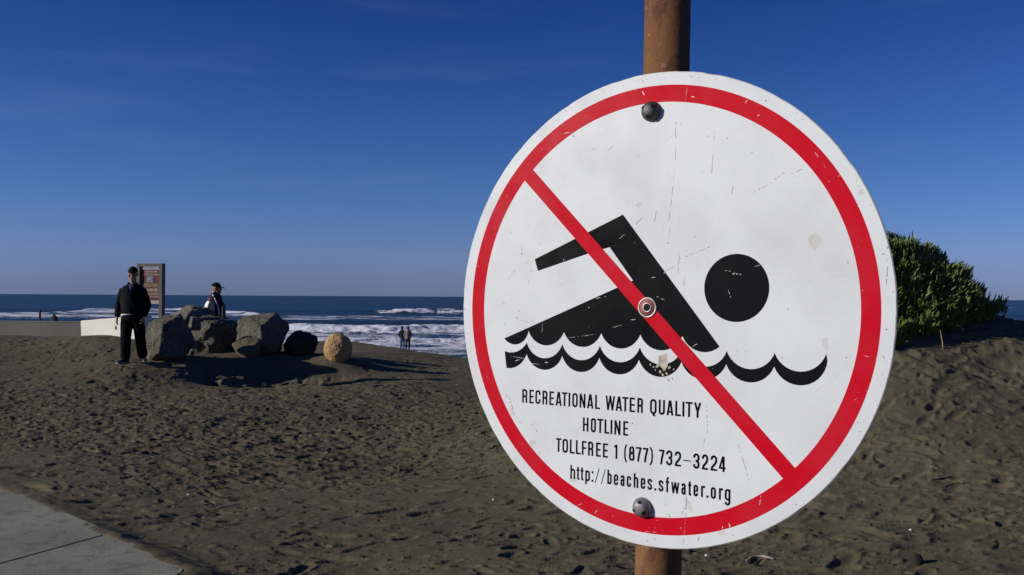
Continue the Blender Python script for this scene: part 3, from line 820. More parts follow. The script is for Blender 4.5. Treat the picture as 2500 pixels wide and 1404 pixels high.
def head(bm, hc, yaw, s=1.0):
    """skull, jaw, nose, brow, lips, ears; hc = centre; faces -y before yaw"""
    Mh = Matrix.Rotation(yaw, 4, 'Z')
    T = lambda x, y, z: Vector(hc) + (Mh @ Vector((x * s, y * s, z * s)))
    ball(bm, T(0, .012, .030), (.078 * s, .097 * s, .090 * s), 20, 14, Mh)
    ball(bm, T(0, -.022, -.045), (.060 * s, .068 * s, .075 * s), 18, 12, Mh)
    ball(bm, T(0, -.058, -.098), (.030 * s, .024 * s, .022 * s), 12, 8, Mh)
    tube(bm, [T(0, -.084, .022), T(0, -.096, -.002), T(0, -.106, -.020)], [.008 * s, .010 * s, .0135 * s], 10)
    ball(bm, T(0, -.083, .034), (.055 * s, .018 * s, .012 * s), 12, 8, Mh)
    ball(bm, T(0, -.087, -.058), (.026 * s, .012 * s, .007 * s), 12, 6, Mh); ball(bm, T(0, -.084, -.072), (.022 * s, .012 * s, .008 * s), 12, 6, Mh)
    for q in (-1, 1):
        ball(bm, T(q * .048, -.066, -.022), (.020 * s, .018 * s, .022 * s), 10, 8, Mh)
        ball(bm, T(q * .079, .012, -.005), (.010 * s, .020 * s, .034 * s), 10, 8, Mh)
    return T, Mh

def cap(root, T, Mh, s, mat, brim_len=.075):
    bm = bmesh.new()
    vs = ball(bm, T(0, .010, .030), (.083 * s, .106 * s, .104 * s), 24, 16, Mh)
    lo = T(0, 0, .040).z
    bmesh.ops.delete(bm, geom=[v for v in bm.verts if v.co.z < lo - .01], context='VERTS')
    r = bmesh.ops.extrude_face_region(bm, geom=bm.faces[:])
    for v in [g for g in r['geom'] if isinstance(g, bmesh.types.BMVert)]:
        v.co = T(0, .01, .03) + (v.co - T(0, .01, .03)) * .94
    crown = link_bm('cap', bm, mat, root, False, True)
    bm = bmesh.new()
    n = 14; up = []; dn = []
    for k in range(n + 1):
        a = math.pi * (k / n)
        cx_, sy_ = math.cos(a), math.sin(a)
        inner = T(.074 * cx_, -.012 - .084 * sy_, .052 - .006 * sy_); outer = T(.064 * cx_, -.012 - (.086 + brim_len * sy_ ** .8) * sy_ ** .3 * (sy_ > .001) - .001, .050 - .036 * sy_ - .014 * cx_ * cx_)
        up.append((inner, outer))
    for th in (0.0, -.005):
        row = [(bm.verts.new(i_ + Vector((0, 0, th))), bm.verts.new(o_ + Vector((0, 0, th)))) for i_, o_ in up]
        for (a, b), (c_, d_) in zip(row, row[1:]): bm.faces.new((a, b, d_, c_))
        dn.append(row)
    for i_ in range(n):
        bm.faces.new((dn[0][i_][1], dn[0][i_ + 1][1], dn[1][i_ + 1][1], dn[1][i_][1]))
    link_bm('cap_brim', bm, mat, crown, False, True)
    return crown

def person(loc, rz, P_, label, voxel=.008):
    """P_: joints and clothing; local frame: front is -y, z up, feet near z=0"""
    root = thing('person', loc, label, 'person', P_.get('group'), rz)
    s = P_.get('s', 1.0)
    J = {k: Vector(v) for k, v in P_['j'].items()}
    bm = bmesh.new()
    T, Mh = head(bm, J['head'], P_.get('yaw', 0.0), P_.get('hs', 1.0))
    tube(bm, [J['head'] + Vector((0, .02, -.04)), J['neck'], J['neck'] + Vector((0, .01, -.08))], [.058, .056, .075], 14)
    ch = J['chest']; pv = J['pelvis']
    tw = P_.get('torso', [(.13, .10), (.165, .115), (.16, .115), (.155, .115), (.16, .12)])
    tp = [J['neck'] + Vector((0, .01, -.05)), ch + Vector((0, 0, .10)), ch, (ch + pv) / 2, pv]
    tube(bm, tp, [(.075, .070)] + [(a * .86, b * .82) for a, b in tw[1:]], 18)
    for q in 'LR':
        sx = -1 if q == 'L' else 1
        sh, el, wr = J['sh' + q], J['el' + q], J['wr' + q]
        tube(bm, [ch + Vector((sx * .06, 0, .07)), sh, (sh + el) / 2, el, (el + wr) / 2, wr], [.06, .055, .047, .040, .036, .028], 12)
        dn = (wr - el).normalized()
        hand(bm, wr + dn * .01, (dn + Vector((0, 0, -.5))), Vector((0, 1, 0)), Vector((-sx, -.2, 0)), .38)
        hp, kn, an = J['hp' + q], J['kn' + q], J['an' + q]
        tube(bm, [pv + Vector((sx * .03, 0, -.02)), hp, (hp + kn) / 2, kn, kn * .6 + an * .4, an], [.08, .082, .07, .055, .052, .04], 12)
        fd = Vector(P_.get('toe' + q, (0, -1, 0))).normalized()
        tube(bm, [an + Vector((0, 0, -.01)) - fd * .02, an + fd * .06 + Vector((0, 0, -.04)), an + fd * .15 + Vector((0, 0, -.06))], [.04, .036, .03], 10)
    body = link_mesh('body', remesh(bm, voxel, 2), M_SKIN, root, False, True)
    # eyes
    for q in (-1, 1):
        b2 = bmesh.new(); ball(b2, T(q * .030, -.083, .012), (.012, .008, .007), 10, 8, Mh); link_bm('eye', b2, M_EYE, body, False, True)
    # trousers
    bm = bmesh.new()
    lw = P_.get('leg', [.105, .10, .088, .08, .078])
    jh = P_.get('hem_z', .93)
    tube(bm, [Vector((pv.x, pv.y, jh + .04)), pv, pv + Vector((0, 0, -.08))], [(tw[4][0] * .96, tw[4][1] * .98), (tw[4][0] * 1.0, tw[4][1]), (tw[4][0] * .92, tw[4][1] * .95)], 18)
    for q in 'LR':
        sx = -1 if q == 'L' else 1
        hp, kn, an = J['hp' + q], J['kn' + q], J['an' + q]
        tube(bm, [pv + Vector((sx * .05, 0, -.04)), hp + Vector((0, 0, -.04)), hp * .5 + kn * .5, kn, kn * .5 + an * .5, an + Vector((0, 0, .03))], [lw[0] * .95] + lw, 14)
    link_mesh('trousers', remesh(bm, voxel * 1.3, 3, .5, .006, 11), P_['trouser_mat'], root, False, True)
    # jacket: torso shell and sleeves
    bm = bmesh.new()
    hem = Vector((pv.x, pv.y, jh))
    pts = [J['neck'] + Vector((0, .02, -.015)), J['neck'] + Vector((0, .015, -.05)), ch + Vector((0, 0, .135)), ch + Vector((0, 0, .05)), ch + Vector((0, 0, -.06)), (ch + hem) / 2 + Vector((0, 0, -.04)), hem + Vector((0, 0, .06)), hem]
    rr_ = [(.068, .070), (.085, .085), (tw[1][0] * 1.03, tw[1][1] * .95), (tw[1][0] * 1.10, tw[1][1] * 1.08), (tw[2][0] * 1.12, tw[2][1] * 1.12), (tw[3][0] * 1.14, tw[3][1] * 1.14), (tw[4][0] * 1.12, tw[4][1] * 1.12), (tw[4][0] * 1.10, tw[4][1] * 1.10)]
    tube(bm, pts, rr_, 20, round_end=False)
    sl = P_.get('sleeve', [.088, .078, .066, .060, .050])
    for q in 'LR':
        sx = -1 if q == 'L' else 1
        sh, el, wr = J['sh' + q], J['el' + q], J['wr' + q]
        tube(bm, [ch + Vector((sx * .09, .005, .05)), sh, (sh + el) / 2, el, (el + wr) / 2, wr - (wr - el).normalized() * .015], [.085] + sl, 14)
        tube(bm, [J['neck'] + Vector((sx * .035, .015, -.045)), (J['neck'] + sh) / 2 + Vector((0, .01, .000)), sh + Vector((sx * -.01, 0, .012))], [.058, .070, .072], 12)
    link_mesh('jacket', remesh(bm, voxel * 1.3, 9, .5, .007, 10), P_['jacket_mat'], root, False, True)
    # shoes
    for q in 'LR':
        an = J['an' + q]; fd = Vector(P_.get('toe' + q, (0, -1, 0))).normalized(); sd = Vector((-fd.y, fd.x, 0))
        g = an.z - .085
        b2 = bmesh.new()
        tube(b2, [an - fd * .055 + Vector((0, 0, -.035)), an - fd * .0 + Vector((0, 0, -.03)), an + fd * .08 + Vector((0, 0, -.048)), an + fd * .16 + Vector((0, 0, -.060)), an + fd * .20 + Vector((0, 0, -.064))],
             [(.040, .045), (.044, .055), (.050, .038), (.050, .028), (.036, .022)], 14, ref=sd)
        shoe = link_mesh('shoe', remesh(b2, .009, 2), P_.get('shoe_mat', M_SHOE), root, False, True)
        b2 = bmesh.new()
        tube(b2, [an - fd * .06 + Vector((0, 0, -.078)), an + fd * .07 + Vector((0, 0, -.078)), an + fd * .205 + Vector((0, 0, -.078))], [(.040, .010), (.052, .010), (.040, .010)], 12, ref=sd)
        link_bm('sole', b2, P_.get('sole_mat', M_SHOE), shoe, False, True)
    return root, body, T, Mh, J

# man in black standing on the sand, facing the camera
foot = at(309, 886, 16.55)
hz1 = foot.z + .0
j = dict(head=(.0, -.015, 1.660), neck=(.0, .01, 1.49), chest=(.0, 0, 1.27), pelvis=(0, 0, .90),
         shL=(-.188, 0, 1.335), elL=(-.275, .03, 1.075), wrL=(-.268, -.05, .865), shR=(.188, 0, 1.335), elR=(.268, .05, 1.085), wrR=(.225, -.04, .875),
         hpL=(-.10, 0, .86), knL=(-.118, -.02, .47), anL=(-.128, .0, .085), hpR=(.10, 0, .86), knR=(.128, .03, .49), anR=(.155, .10, .115))
PM = dict(j=j, torso=[(.14, .11), (.200, .135), (.200, .150), (.195, .155), (.190, .150)], trouser_mat=M_BLACKT, jacket_mat=M_BLACKJ, yaw=R(12), hs=1.12,
          leg=[.118, .108, .096, .092, .092], hem_z=.925, toeL=(-.45, -1, 0), toeR=(.55, -.8, 0), sole_mat=M_SOLE, sleeve=[.084, .072, .064, .058, .050])
root, body, T, Mh, J = person((foot.x + .10, foot.y, hz1), R(2), PM, 'man in black jacket, black trousers and dark cap facing the camera beside the notice board')
cap(root, T, Mh, 1.12, M_CAPB, .055)
root.scale = (.945, .945, .945)
bm = bmesh.new()                                            # blue shirt in the open collar
for k in range(7):
    f = k / 6; z = 1.47 - .21 * f; hw = .058 * (1 - f) + .004; y0 = -.086 - .075 * f ** .6
    row = [bm.verts.new((x * hw, y0 - .012 * (1 - x * x), z)) for x in (-1, -.5, 0, .5, 1)]
    if k: [bm.faces.new((prev[i], prev[i + 1], row[i + 1], row[i])) for i in range(4)]
    prev = row
r = bmesh.ops.extrude_face_region(bm, geom=bm.faces[:])
for v in [g for g in r['geom'] if isinstance(g, bmesh.types.BMVert)]: v.co.y += .03
link_bm('shirt_front', bm, M_SHIRT_BLUE, root, False, True)
bm = bmesh.new()                                            # white shirt hem showing below the jacket
n = 26
for k in range(n + 1):
    a = R(172) + R(112) * k / n
    x, y = .206 * math.cos(a), .166 * math.sin(a)
    th = .030 * math.sin(math.pi * min(1, (k + 2) / (n + 2))) ** .5 * (1 - .55 * k / n)
    row = [bm.verts.new((x, y, .918)), bm.verts.new((x * 1.01, y * 1.01, .918 - th - .006)), bm.verts.new((x * .93, y * .93, .918 - th - .006))]
    if k: [bm.faces.new((prev[i], prev[i + 1], row[i + 1], row[i])) for i in range(2)]
    prev = row
link_bm('shirt_hem', bm, M_WHITE_CLOTH, root, False, True)
for sx in (-1, 1):                                          # collar flaps of the jacket
    bm = bmesh.new()
    tube(bm, [(sx * .066, .045, 1.485), (sx * .078, -.03, 1.478), (sx * .062, -.088, 1.440), (sx * .038, -.135, 1.36), (sx * .012, -.168, 1.25)], [(.010, .028), (.010, .034), (.010, .034), (.010, .026), (.008, .012)], 10)
    link_bm('collar', bm, M_BLACKJ, root, False, True)

# man in the navy jacket behind the boulders, looking right over the sea
tp = at(522, 688.5, 21.9)
hgt = 1.745
z0 = tp.z - hgt
j = dict(head=(.0, -.035, 1.585), neck=(0, .01, 1.50), chest=(0, 0, 1.27), pelvis=(0, 0.0, .92),
         shL=(-.20, .02, 1.345), elL=(-.265, .0, 1.08), wrL=(-.19, -.20, .93), shR=(.20, .02, 1.345), elR=(.265, .0, 1.08), wrR=(.19, -.20, .93),
         hpL=(-.10, 0, .87), knL=(-.11, -.02, .48), anL=(-.12, .02, .085), hpR=(.10, 0, .87), knR=(.11, -.02, .48), anR=(.12, .02, .085))
PN = dict(j=j, torso=[(.15, .12), (.200, .155), (.215, .195), (.225, .225), (.215, .215)], trouser_mat=M_DKJEANS, jacket_mat=M_NAVY, yaw=R(-14), hs=1.14, hem_z=.86, sleeve=[.105, .100, .086, .074, .055])
root, body, T, Mh, J = person((tp.x + .03, tp.y, z0), R(112), PN, 'man in navy tracksuit jacket and dark cap looking right, behind the boulders')
cap(root, T, Mh, 1.15, M_CAPB, .085)
# white sleeve stripe and patches laid onto the jacket cloth
from mathutils.bvhtree import BVHTree
jk = [c for c in root.children if c.name.startswith('jacket')][0].data
bvh = BVHTree.FromPolygons([v.co[:] for v in jk.vertices], [tuple(p.vertices) for p in jk.polygons])
def drape(name, rows, d, mat, par):
    """rows of origins cast along d onto the jacket; a thin band of cloth"""
    bm = bmesh.new(); d = Vector(d).normalized(); prev = None
    for r_ in rows:
        hit = [bvh.ray_cast(Vector(o_), d)[0] for o_ in r_]
        if any(h is None for h in hit): continue
        row = [bm.verts.new(h - d * .007) for h in hit] + [bm.verts.new(h + d * .006) for h in hit[::-1]]
        if prev: [bm.faces.new((prev[k], prev[(k + 1) % len(row)], row[(k + 1) % len(row)], row[k])) for k in range(len(row))]
        prev = row
    return link_bm(name, bm, mat, par, False, True)
path = [(.075, 1.455), (.055, 1.42), (.03, 1.37), (.005, 1.31), (-.02, 1.25), (-.04, 1.18), (-.055, 1.11), (-.068, 1.04), (-.076, .98), (-.084, .93)]
drape('sleeve_stripe', [[(-1, y + k * .013, z) for k in (-1, 0, 1)] for y, z in path], (1, 0, 0), M_WHITE_CLOTH, root)
drape('back_patch', [[(-.165 + .15 * i / 6, 1.0, 1.215 + .16 * k) for k in (-.5, 0, .5)] for i in range(7)], (0, -1, 0), M_WHITE_CLOTH, root)
drape('shoulder_patch', [[(-.150 + .15 * i / 6, 1.0, 1.34 + .075 * k) for k in (-.5, 0, .5)] for i in range(7)], (0, -1, 0), M_REDCLOTH, root)

# couple at the top of the beach slope, seen from behind
def small_person(loc, rz, jm, tm, hair, label, hgt, hem, lean=0.0, armR=None, long_hair=False):
    k = hgt / 1.76
    j = dict(head=(lean, -.01, 1.635), neck=(lean * .8, .01, 1.48), chest=(lean * .4, 0, 1.26), pelvis=(0, 0, .90),
             shL=(-.175 + lean * .5, 0, 1.335), elL=(-.255, .02, 1.09), wrL=(-.19, -.12, .92), shR=(.175 + lean * .5, 0, 1.335), elR=(.255, .02, 1.09), wrR=(.19, -.12, .92),
             hpL=(-.095, 0, .86), knL=(-.10, -.01, .47), anL=(-.10, .02, .085), hpR=(.095, 0, .86), knR=(.10, -.01, .47), anR=(.11, .02, .085))
    if armR: j.update(armR)
    P_ = dict(j={a: tuple(x * k for x in b) for a, b in j.items()}, trouser_mat=tm, jacket_mat=jm, hem_z=hem * k, torso=[(.13, .10), (.175, .125), (.180, .135), (.185, .140), (.185, .140)], group='couple by the water',
              leg=[.095, .085, .072, .066, .066])
    root, body, T, Mh, J = person(loc, rz, P_, label, .012)
    bm = bmesh.new()
    ball(bm, T(0, .026, .040), (.092, .104, .096), 18, 12, Mh)
    ball(bm, T(0, .060, -.030), (.078, .060, .090 if not long_hair else .15), 16, 10, Mh)
    for v in bm.verts: v.co += v.co.normalized() * .006 * mnoise.noise(v.co * 40)
    link_mesh('hair', remesh(bm, .012, 1), hair, root, False, True)
    return root
c1, c2 = at(982.5, 853, 66.0), at(995.5, 853.5, 65.6)
gz1 = at(982, 854, 66.0).z
h1 = at(982, 796.5, 66).z - gz1; h2 = at(995, 796.5, 65.6).z - at(995, 855, 65.6).z
small_person((c1.x, c1.y, gz1), R(172), M_NAVY, M_JEANS, M_HAIRK, 'dark haired person in black jacket and blue jeans, left one of the couple', h1, .90, .03, None, True)
small_person((c2.x, c2.y, at(995, 855, 65.6).z), R(186), M_KHAKI, M_DKJEANS, M_HAIRB, 'person in khaki jacket and dark jeans, right one of the couple', h2, .80, -.02)

# ------------------------------------------------------------------ ice plant mound on the dune
bush_c = Vector((at(2135, 800, 9.7).x, 9.75, 1.20))
root = thing('ice_plant_bush', (bush_c.x, bush_c.y, hz(bush_c.x, bush_c.y)), 'rounded green ice plant mound on the dune, right of the round sign', 'bush')
RX, RY, RZ_ = 1.30, .62, 1.03
def bush_r(n):
    pw_ = 1.62
    se = (abs(n.x) ** pw_ + abs(n.y) ** 2 + abs(n.z) ** pw_) ** (-1 / pw_) if n.x > 0 else 1.0
    return se * (1 + .10 * mnoise.noise(n * 2.2 + Vector((4, 2, 9))) + .09 * mnoise.noise(n * 5.5))
bm = bmesh.new(); bmesh.ops.create_icosphere(bm, subdivisions=4, radius=1.0)
for v in bm.verts:
    n = v.co.normalized(); k = bush_r(n) * .86
    v.co = bush_c + Vector((n.x * RX * k * .93, n.y * RY * k * .9 + .12, n.z * RZ_ * k * (.96 if n.z > 0 else .25) + (.06 + .20 * max(0, n.x)) * (1 if n.z < .2 else 0)))
link_bm('thatch', bm, M_THATCH, root, True, True)
def sprig_mesh(seed, cheap=False):
    rnd = random.Random(seed); bm = bmesh.new()
    nl = rnd.randint(6, 8)
    if not cheap:
        tube(bm, [(0, 0, -.06), (0, 0, .03)], [.005, .006], 5, round_end=False)
    for k in range(nl):
        az = k * 2.4 + rnd.uniform(-.4, .4); el_ = R(rnd.uniform(10, 70)) if k < nl - 2 else R(rnd.uniform(60, 88))
        l = rnd.uniform(.030, .052); wd_ = rnd.uniform(.0045, .0066)
        d = Vector((math.cos(az) * math.cos(el_), math.sin(az) * math.cos(el_), math.sin(el_)))
        sd = Vector((-math.sin(az), math.cos(az), 0)); up = sd.cross(d) * -1
        b = Vector((0, 0, rnd.uniform(-.02, .03)))
        rows = []
        for f, wf, bend in ((0, .8, 0), (.5, 1.0, .006), (.85, .75, .018)):
            c_ = b + d * l * f + Vector((0, 0, 1)) * bend
            rows.append([bm.verts.new(c_ + sd * wd_ * wf), bm.verts.new(c_ - sd * wd_ * wf), bm.verts.new(c_ - up * wd_ * wf * 1.3)])
        tip = bm.verts.new(b + d * l + Vector((0, 0, .028)))
        for a_, b_2 in zip(rows, rows[1:]):
            for i in range(3): bm.faces.new((a_[i], a_[(i + 1) % 3], b_2[(i + 1) % 3], b_2[i]))
        for i in range(3): bm.faces.new((rows[-1][i], rows[-1][(i + 1) % 3], tip))
    return bm_mesh(bm, 'sprig')
sprigs = [sprig_mesh(s) for s in range(5)]
for s_ in sprigs: s_.materials.append(M_LEAF)
rnd = random.Random(3)
cand = []
for _ in range(10500):
    n = Vector((rnd.gauss(0, 1), rnd.gauss(0, 1), rnd.gauss(0, 1))).normalized()
    if n.z < -.45: continue
    k = bush_r(n) * rnd.uniform(.86, 1.015)
    p = bush_c + Vector((n.x * RX * k, n.y * RY * k, n.z * RZ_ * k))
    cand.append((p, n))
# trailing sprigs along the foot of the mound
for _ in range(330):
    px_ = 2150 + 305 * rnd.random() ** 1.3; f = (px_ - 2150) / 320
    py_ = 850 - 105 * f ** .55 + rnd.uniform(-28, 8)
    p = at(px_, py_, 9.0 + .6 * f)
    p = Vector((p.x, p.y, max(hz(p.x, p.y) + .01, p.z - .06)))
    cand.append((p, Vector((rnd.uniform(-.3, .5), -.6, .6)).normalized()))
CI = CAM_M.inverted()
def pxy(p):
    q = CI @ p; return 1250 + F_PX * q.x / -q.z, 702 - F_PX * q.y / -q.z
def low_edge(x_): return 876 - 124 * min(1, max(0, (x_ - 2165) / 300)) ** .6
keep = []
for p, n in cand:
    x_, y_ = pxy(p)
    if y_ < low_edge(x_) + rnd.uniform(-14, 14): keep.append((p, n))
cand = keep
def sprig_M(p, n, sc):
    up = (n * .75 + Vector((rnd.gauss(0, .22), rnd.gauss(0, .22), .75))).normalized()
    return Matrix.Translation(p) @ up.to_track_quat('Z', 'Y').to_matrix().to_4x4() @ Matrix.Rotation(rnd.uniform(0, 6.28), 4, 'Z') @ Matrix.Scale(sc, 4)
cand.sort(key=lambda c: (c[1].y * 1.0 - c[1].x * .25 + rnd.uniform(-.25, .25)))
pinv = root_m(root).inverted()
for p, n in cand[:300]:
    o = bpy.data.objects.new('sprig', sprigs[rnd.randint(0, 4)])
    o.parent = root
    o.matrix_basis = pinv @ sprig_M(p, n, rnd.uniform(.75, 1.2) * (1.45 if rnd.random() < .12 else 1))
    COL.objects.link(o)
base_v = []
for m_ in sprigs:
    vv = np.array([v.co[:] for v in m_.vertices]); ff_ = [tuple(p.vertices) for p in m_.polygons]
    base_v.append((vv, ff_))
av, af, off = [], [], 0
for p, n in cand[300:]:
    vv, ff_ = base_v[rnd.randint(0, 4)]
    Mx = np.array(sprig_M(p, n, rnd.uniform(.7, 1.2) * (1.5 if rnd.random() < .08 else 1)))
    av.append(vv @ Mx[:3, :3].T + Mx[:3, 3]); af += [tuple(i + off for i in f) for f in ff_]; off += len(vv)
me = bpy.data.meshes.new('foliage'); me.from_pydata(np.concatenate(av), [], af); me.update()
fo_ = link_mesh('foliage', me, M_LEAF, root, True); fo_['kind'] = 'stuff'

# dry stalk on the dune below the bush
def on_sand(px_, py_):
    """first point of the ground seen at a photograph pixel"""
    d = 3.5
    while d < 40:
        p = at(px_, py_, d)
        if p.z < hz(p.x, p.y): break
        d += .03
    return at(px_, py_, d - .015)
b0_ = on_sand(2303, 851); dd_ = b0_.y
pts = [b0_ - Vector((0, 0, .05)), at(2301, 836, dd_), at(2298, 820, dd_ + .01), at(2296, 806, dd_ + .02)]
bm = bmesh.new(); tube(bm, pts, [.006, .0055, .0045, .003], 8)
o = link_bm('dry_stalk', bm, M_STEM, None, False, True); tag(o, 'dry straw coloured stalk sticking up from the sand under the bush', 'stalk')

# ------------------------------------------------------------------ small things on the sand
tw = [(((1822, 1372), (1838, 1363), (1860, 1361), (1880, 1366), (1888, 1369)), M_TWIG, 'curved grey twig lying on the sand right of the post foot'),
      (((2268, 1175), (2296, 1172), (2326, 1167)), M_CLOD, 'straight dark stick on the right sand slope, above the bent one'),
      (((2300, 1192), (2322, 1187), (2340, 1182), (2352, 1186)), M_CLOD, 'bent dark stick on the right sand slope, just below the straight one'),
      (((528, 1243), (556, 1238), (590, 1233)), M_TWIG, 'pale thin stick on the sand beyond the pavement corner'),
      (((1480, 1378), (1500, 1384), (1518, 1382)), M_CLOD, 'short dark stick on the sand left of the post foot')]
for pp, mt_, lab in tw:
    bm = bmesh.new(); P3 = [on_sand(*q) + Vector((0, 0, .010)) for q in pp]
    tube(bm, P3, [.004] + [.006] * (len(pp) - 2) + [.003], 7)
    o = link_bm('twig', bm, mt_, None, False, True); tag(o, lab, 'twig', 'twigs on the sand')
for px_, py_, lab in ((1205, 1222, 'tiny white shell fragment on the sand left of the round sign'), (2272, 1141, 'tiny white shell fragment on the dune slope, lower right'), (2223, 1296, 'tiny white shell fragment on the sand near the wheel tracks'), (1725, 1358, 'tiny white shell fragment just right of the post'), (460, 1209, 'tiny white shell fragment on the sand beyond the pavement')):
    p = on_sand(px_, py_)
    bm = bmesh.new(); bmesh.ops.create_icosphere(bm, subdivisions=2, radius=.011)
    for v in bm.verts: v.co.z *= .55; v.co *= 1 + .3 * mnoise.noise(v.co * 90 + p)
    o = link_bm('shell_fragment', bm, M_PEBBLE, None, False, True); o.location = p + Vector((0, 0, .006)); tag(o, lab, 'shell', 'shell fragments on the sand')
p = on_sand(2238, 1371)
bm = bmesh.new(); bmesh.ops.create_icosphere(bm, subdivisions=3, radius=.038)
for v in bm.verts: v.co *= 1 + .25 * mnoise.noise(v.co * 30)
o = link_bm('dark_clod', bm, M_CLOD, None, False, True); o.location = p + Vector((0, 0, .01)); tag(o, 'dark round clod lying between the wheel tracks at the bottom right', 'clod')
# scattered wrack crumbs, uncountable
bm = bmesh.new(); rnd = random.Random(17)
for _ in range(900):
    px_ = rnd.uniform(20, 2490); py_ = 940 + 460 * rnd.random() ** .8
    d = 1.55 * F_PX / (py_ - 721); p = at(px_, py_, d)
    x, y = p.x, p.y
    if (x - SW_A.x) * (SW_B.y - SW_A.y) - (y - SW_A.y) * (SW_B.x - SW_A.x) > -.1 and px_ < 520: continue
    z = hz(x, y) - .002
    a = rnd.uniform(0, 6.28); l = rnd.uniform(.004, .013); wd_ = l * rnd.uniform(.25, .7)
    c_, s__ = math.cos(a), math.sin(a)
    q = [bm.verts.new((x + c_ * l, y + s__ * l, z + rnd.uniform(0, .012))), bm.verts.new((x - s__ * wd_, y + c_ * wd_, z + .006)), bm.verts.new((x - c_ * l, y - s__ * l, z + rnd.uniform(0, .01))), bm.verts.new((x + s__ * wd_, y - c_ * wd_, z - .008))]
    bm.faces.new((q[0], q[1], q[3])); bm.faces.new((q[1], q[2], q[3])); bm.faces.new((q[0], q[1], q[2])); bm.faces.new((q[0], q[2], q[3]))
o = link_bm('beach_wrack', bm, M_CLOD); tag(o, 'dark crumbs of dried wrack scattered over the sand', None, None, 'stuff')
# low weeds on the bank at the left
bm = bmesh.new()
for _ in range(700):
    px_ = abs(rnd.gauss(0, 130)); py_ = rnd.uniform(832, 905)
    d = 17.2 + (895 - py_) * .03; p = at(px_, py_, d); x, y = p.x, p.y
    if mnoise.noise(Vector((x * 1.3, y * 1.3, 0))) < .12: continue
    z = hz(x, y)
    a = rnd.uniform(0, 6.28); l = rnd.uniform(.012, .03)
    v0 = bm.verts.new((x, y, z - .02)); v1 = bm.verts.new((x + math.cos(a) * l, y + math.sin(a) * l, z + l * rnd.uniform(.3, .9))); v2 = bm.verts.new((x + math.cos(a + .8) * l * .6, y + math.sin(a + .8) * l * .6, z + l * .25))
    bm.faces.new((v0, v1, v2))
o = link_bm('beach_weeds', bm, M_WEED); tag(o, 'sparse low weeds on the sand bank at the left', None, None, 'stuff')

# ------------------------------------------------------------------ the round sign on its post
yaw, pit = 0.62116, -0.0261
SC_C = Vector((0.17588, 0.02701, 1.20428))
cu_ = Vector((math.cos(yaw), 0, -math.sin(yaw))); n_ = Vector((-math.sin(yaw), 0, -math.cos(yaw))); v_ = Vector((0, -1, 0))
cv = v_ * math.cos(pit) + n_ * math.sin(pit); cn = n_ * math.cos(pit) - v_ * math.sin(pit)
tc = lambda q: Vector((q.x, -q.y, -q.z))
MS = CAM_M @ Matrix(((tc(cu_).x, tc(cv).x, tc(cn).x, tc(SC_C).x), (tc(cu_).y, tc(cv).y, tc(cn).y, tc(SC_C).y), (tc(cu_).z, tc(cv).z, tc(cn).z, tc(SC_C).z), (0, 0, 0, 1)))
MMS = MS @ Matrix.Scale(.001, 4)                       # sign plane in millimetres
PT, PB = MS @ Vector((.0080, .80, -.0330)), MS @ Vector((-.0045, -1.50, -.0330))
kz = (PT.z + .35) / (PT.z - PB.z); PB = PT + (PB - PT) * kz
sign = thing('warning_sign', (PB.x, PB.y, 0), 'round white no swimming sign with red ring and black swimmer on a brown post', 'sign')
bm = bmesh.new()
tube(bm, [PB, PB * .5 + PT * .5, PT], [.0302] * 3, 40, round_end=False)
link_bm('post', bm, M_POST, sign, True, True)
for p in sign.children: 
    for f in p.data.polygons:
        if len(f.vertices) > 4: f.use_smooth = False

def mm(bm):
    for v in bm.verts: v.co = MMS @ v.co
def flat(name, polys, z, mat, parent, th=.25):
    """thin printed film: polygons in millimetres, front at z"""
    bm = bmesh.new()
    for poly in polys:
        f = bm.faces.new([bm.verts.new((x, y, z)) for x, y in poly]); f.normal_update()
    bmesh.ops.triangulate(bm, faces=bm.faces[:], ngon_method='EAR_CLIP')
    bmesh.ops.recalc_face_normals(bm, faces=bm.faces[:])
    for f in bm.faces:
        f.normal_update()
        if f.normal.z < 0: f.normal_flip()
    mm(bm)
    me = bpy.data.meshes.new(name); bm.to_mesh(me); bm.free()
    return link_mesh(name, me, mat, parent, True)
# plate
bm = bmesh.new(); n = 160; R0 = 305.0
rows = []
rj = random.Random(2); nick = [1 - (.0022 * rj.random() ** 8) for _ in range(n)]
for rad, z in ((R0 - 1.2, 0.0), (R0, -.9), (R0, -2.6), (R0 - .8, -3.2)):
    rows.append([bm.verts.new((rad * nick[k] * math.cos(k * 2 * math.pi / n), rad * nick[k] * math.sin(k * 2 * math.pi / n), z)) for k in range(n)])
f0 = bm.faces.new(rows[0]); f1 = bm.faces.new(rows[-1][::-1])
for a_, b_2 in zip(rows, rows[1:]):
    for k in range(n): bm.faces.new((a_[k], b_2[k], b_2[(k + 1) % n], a_[(k + 1) % n])).material_index = 1
f1.material_index = 2
mm(bm)
me = bm_mesh(bm, 'plate')
for m_ in (M_SIGN_WHITE, M_SIGN_EDGE, M_SIGN_BACK): me.materials.append(m_)
plate = link_mesh('plate', me, None, sign, True)
# ring
ro, ri = 287.9, 266.1
circ = lambda r_, a: (r_ * math.cos(a), r_ * math.sin(a))
quads = [[circ(ri, k * 2 * math.pi / n), circ(ro, k * 2 * math.pi / n), circ(ro, (k + 1) * 2 * math.pi / n), circ(ri, (k + 1) * 2 * math.pi / n)] for k in range(n)]
flat('red_ring', quads, .08, M_SIGN_RED, plate)
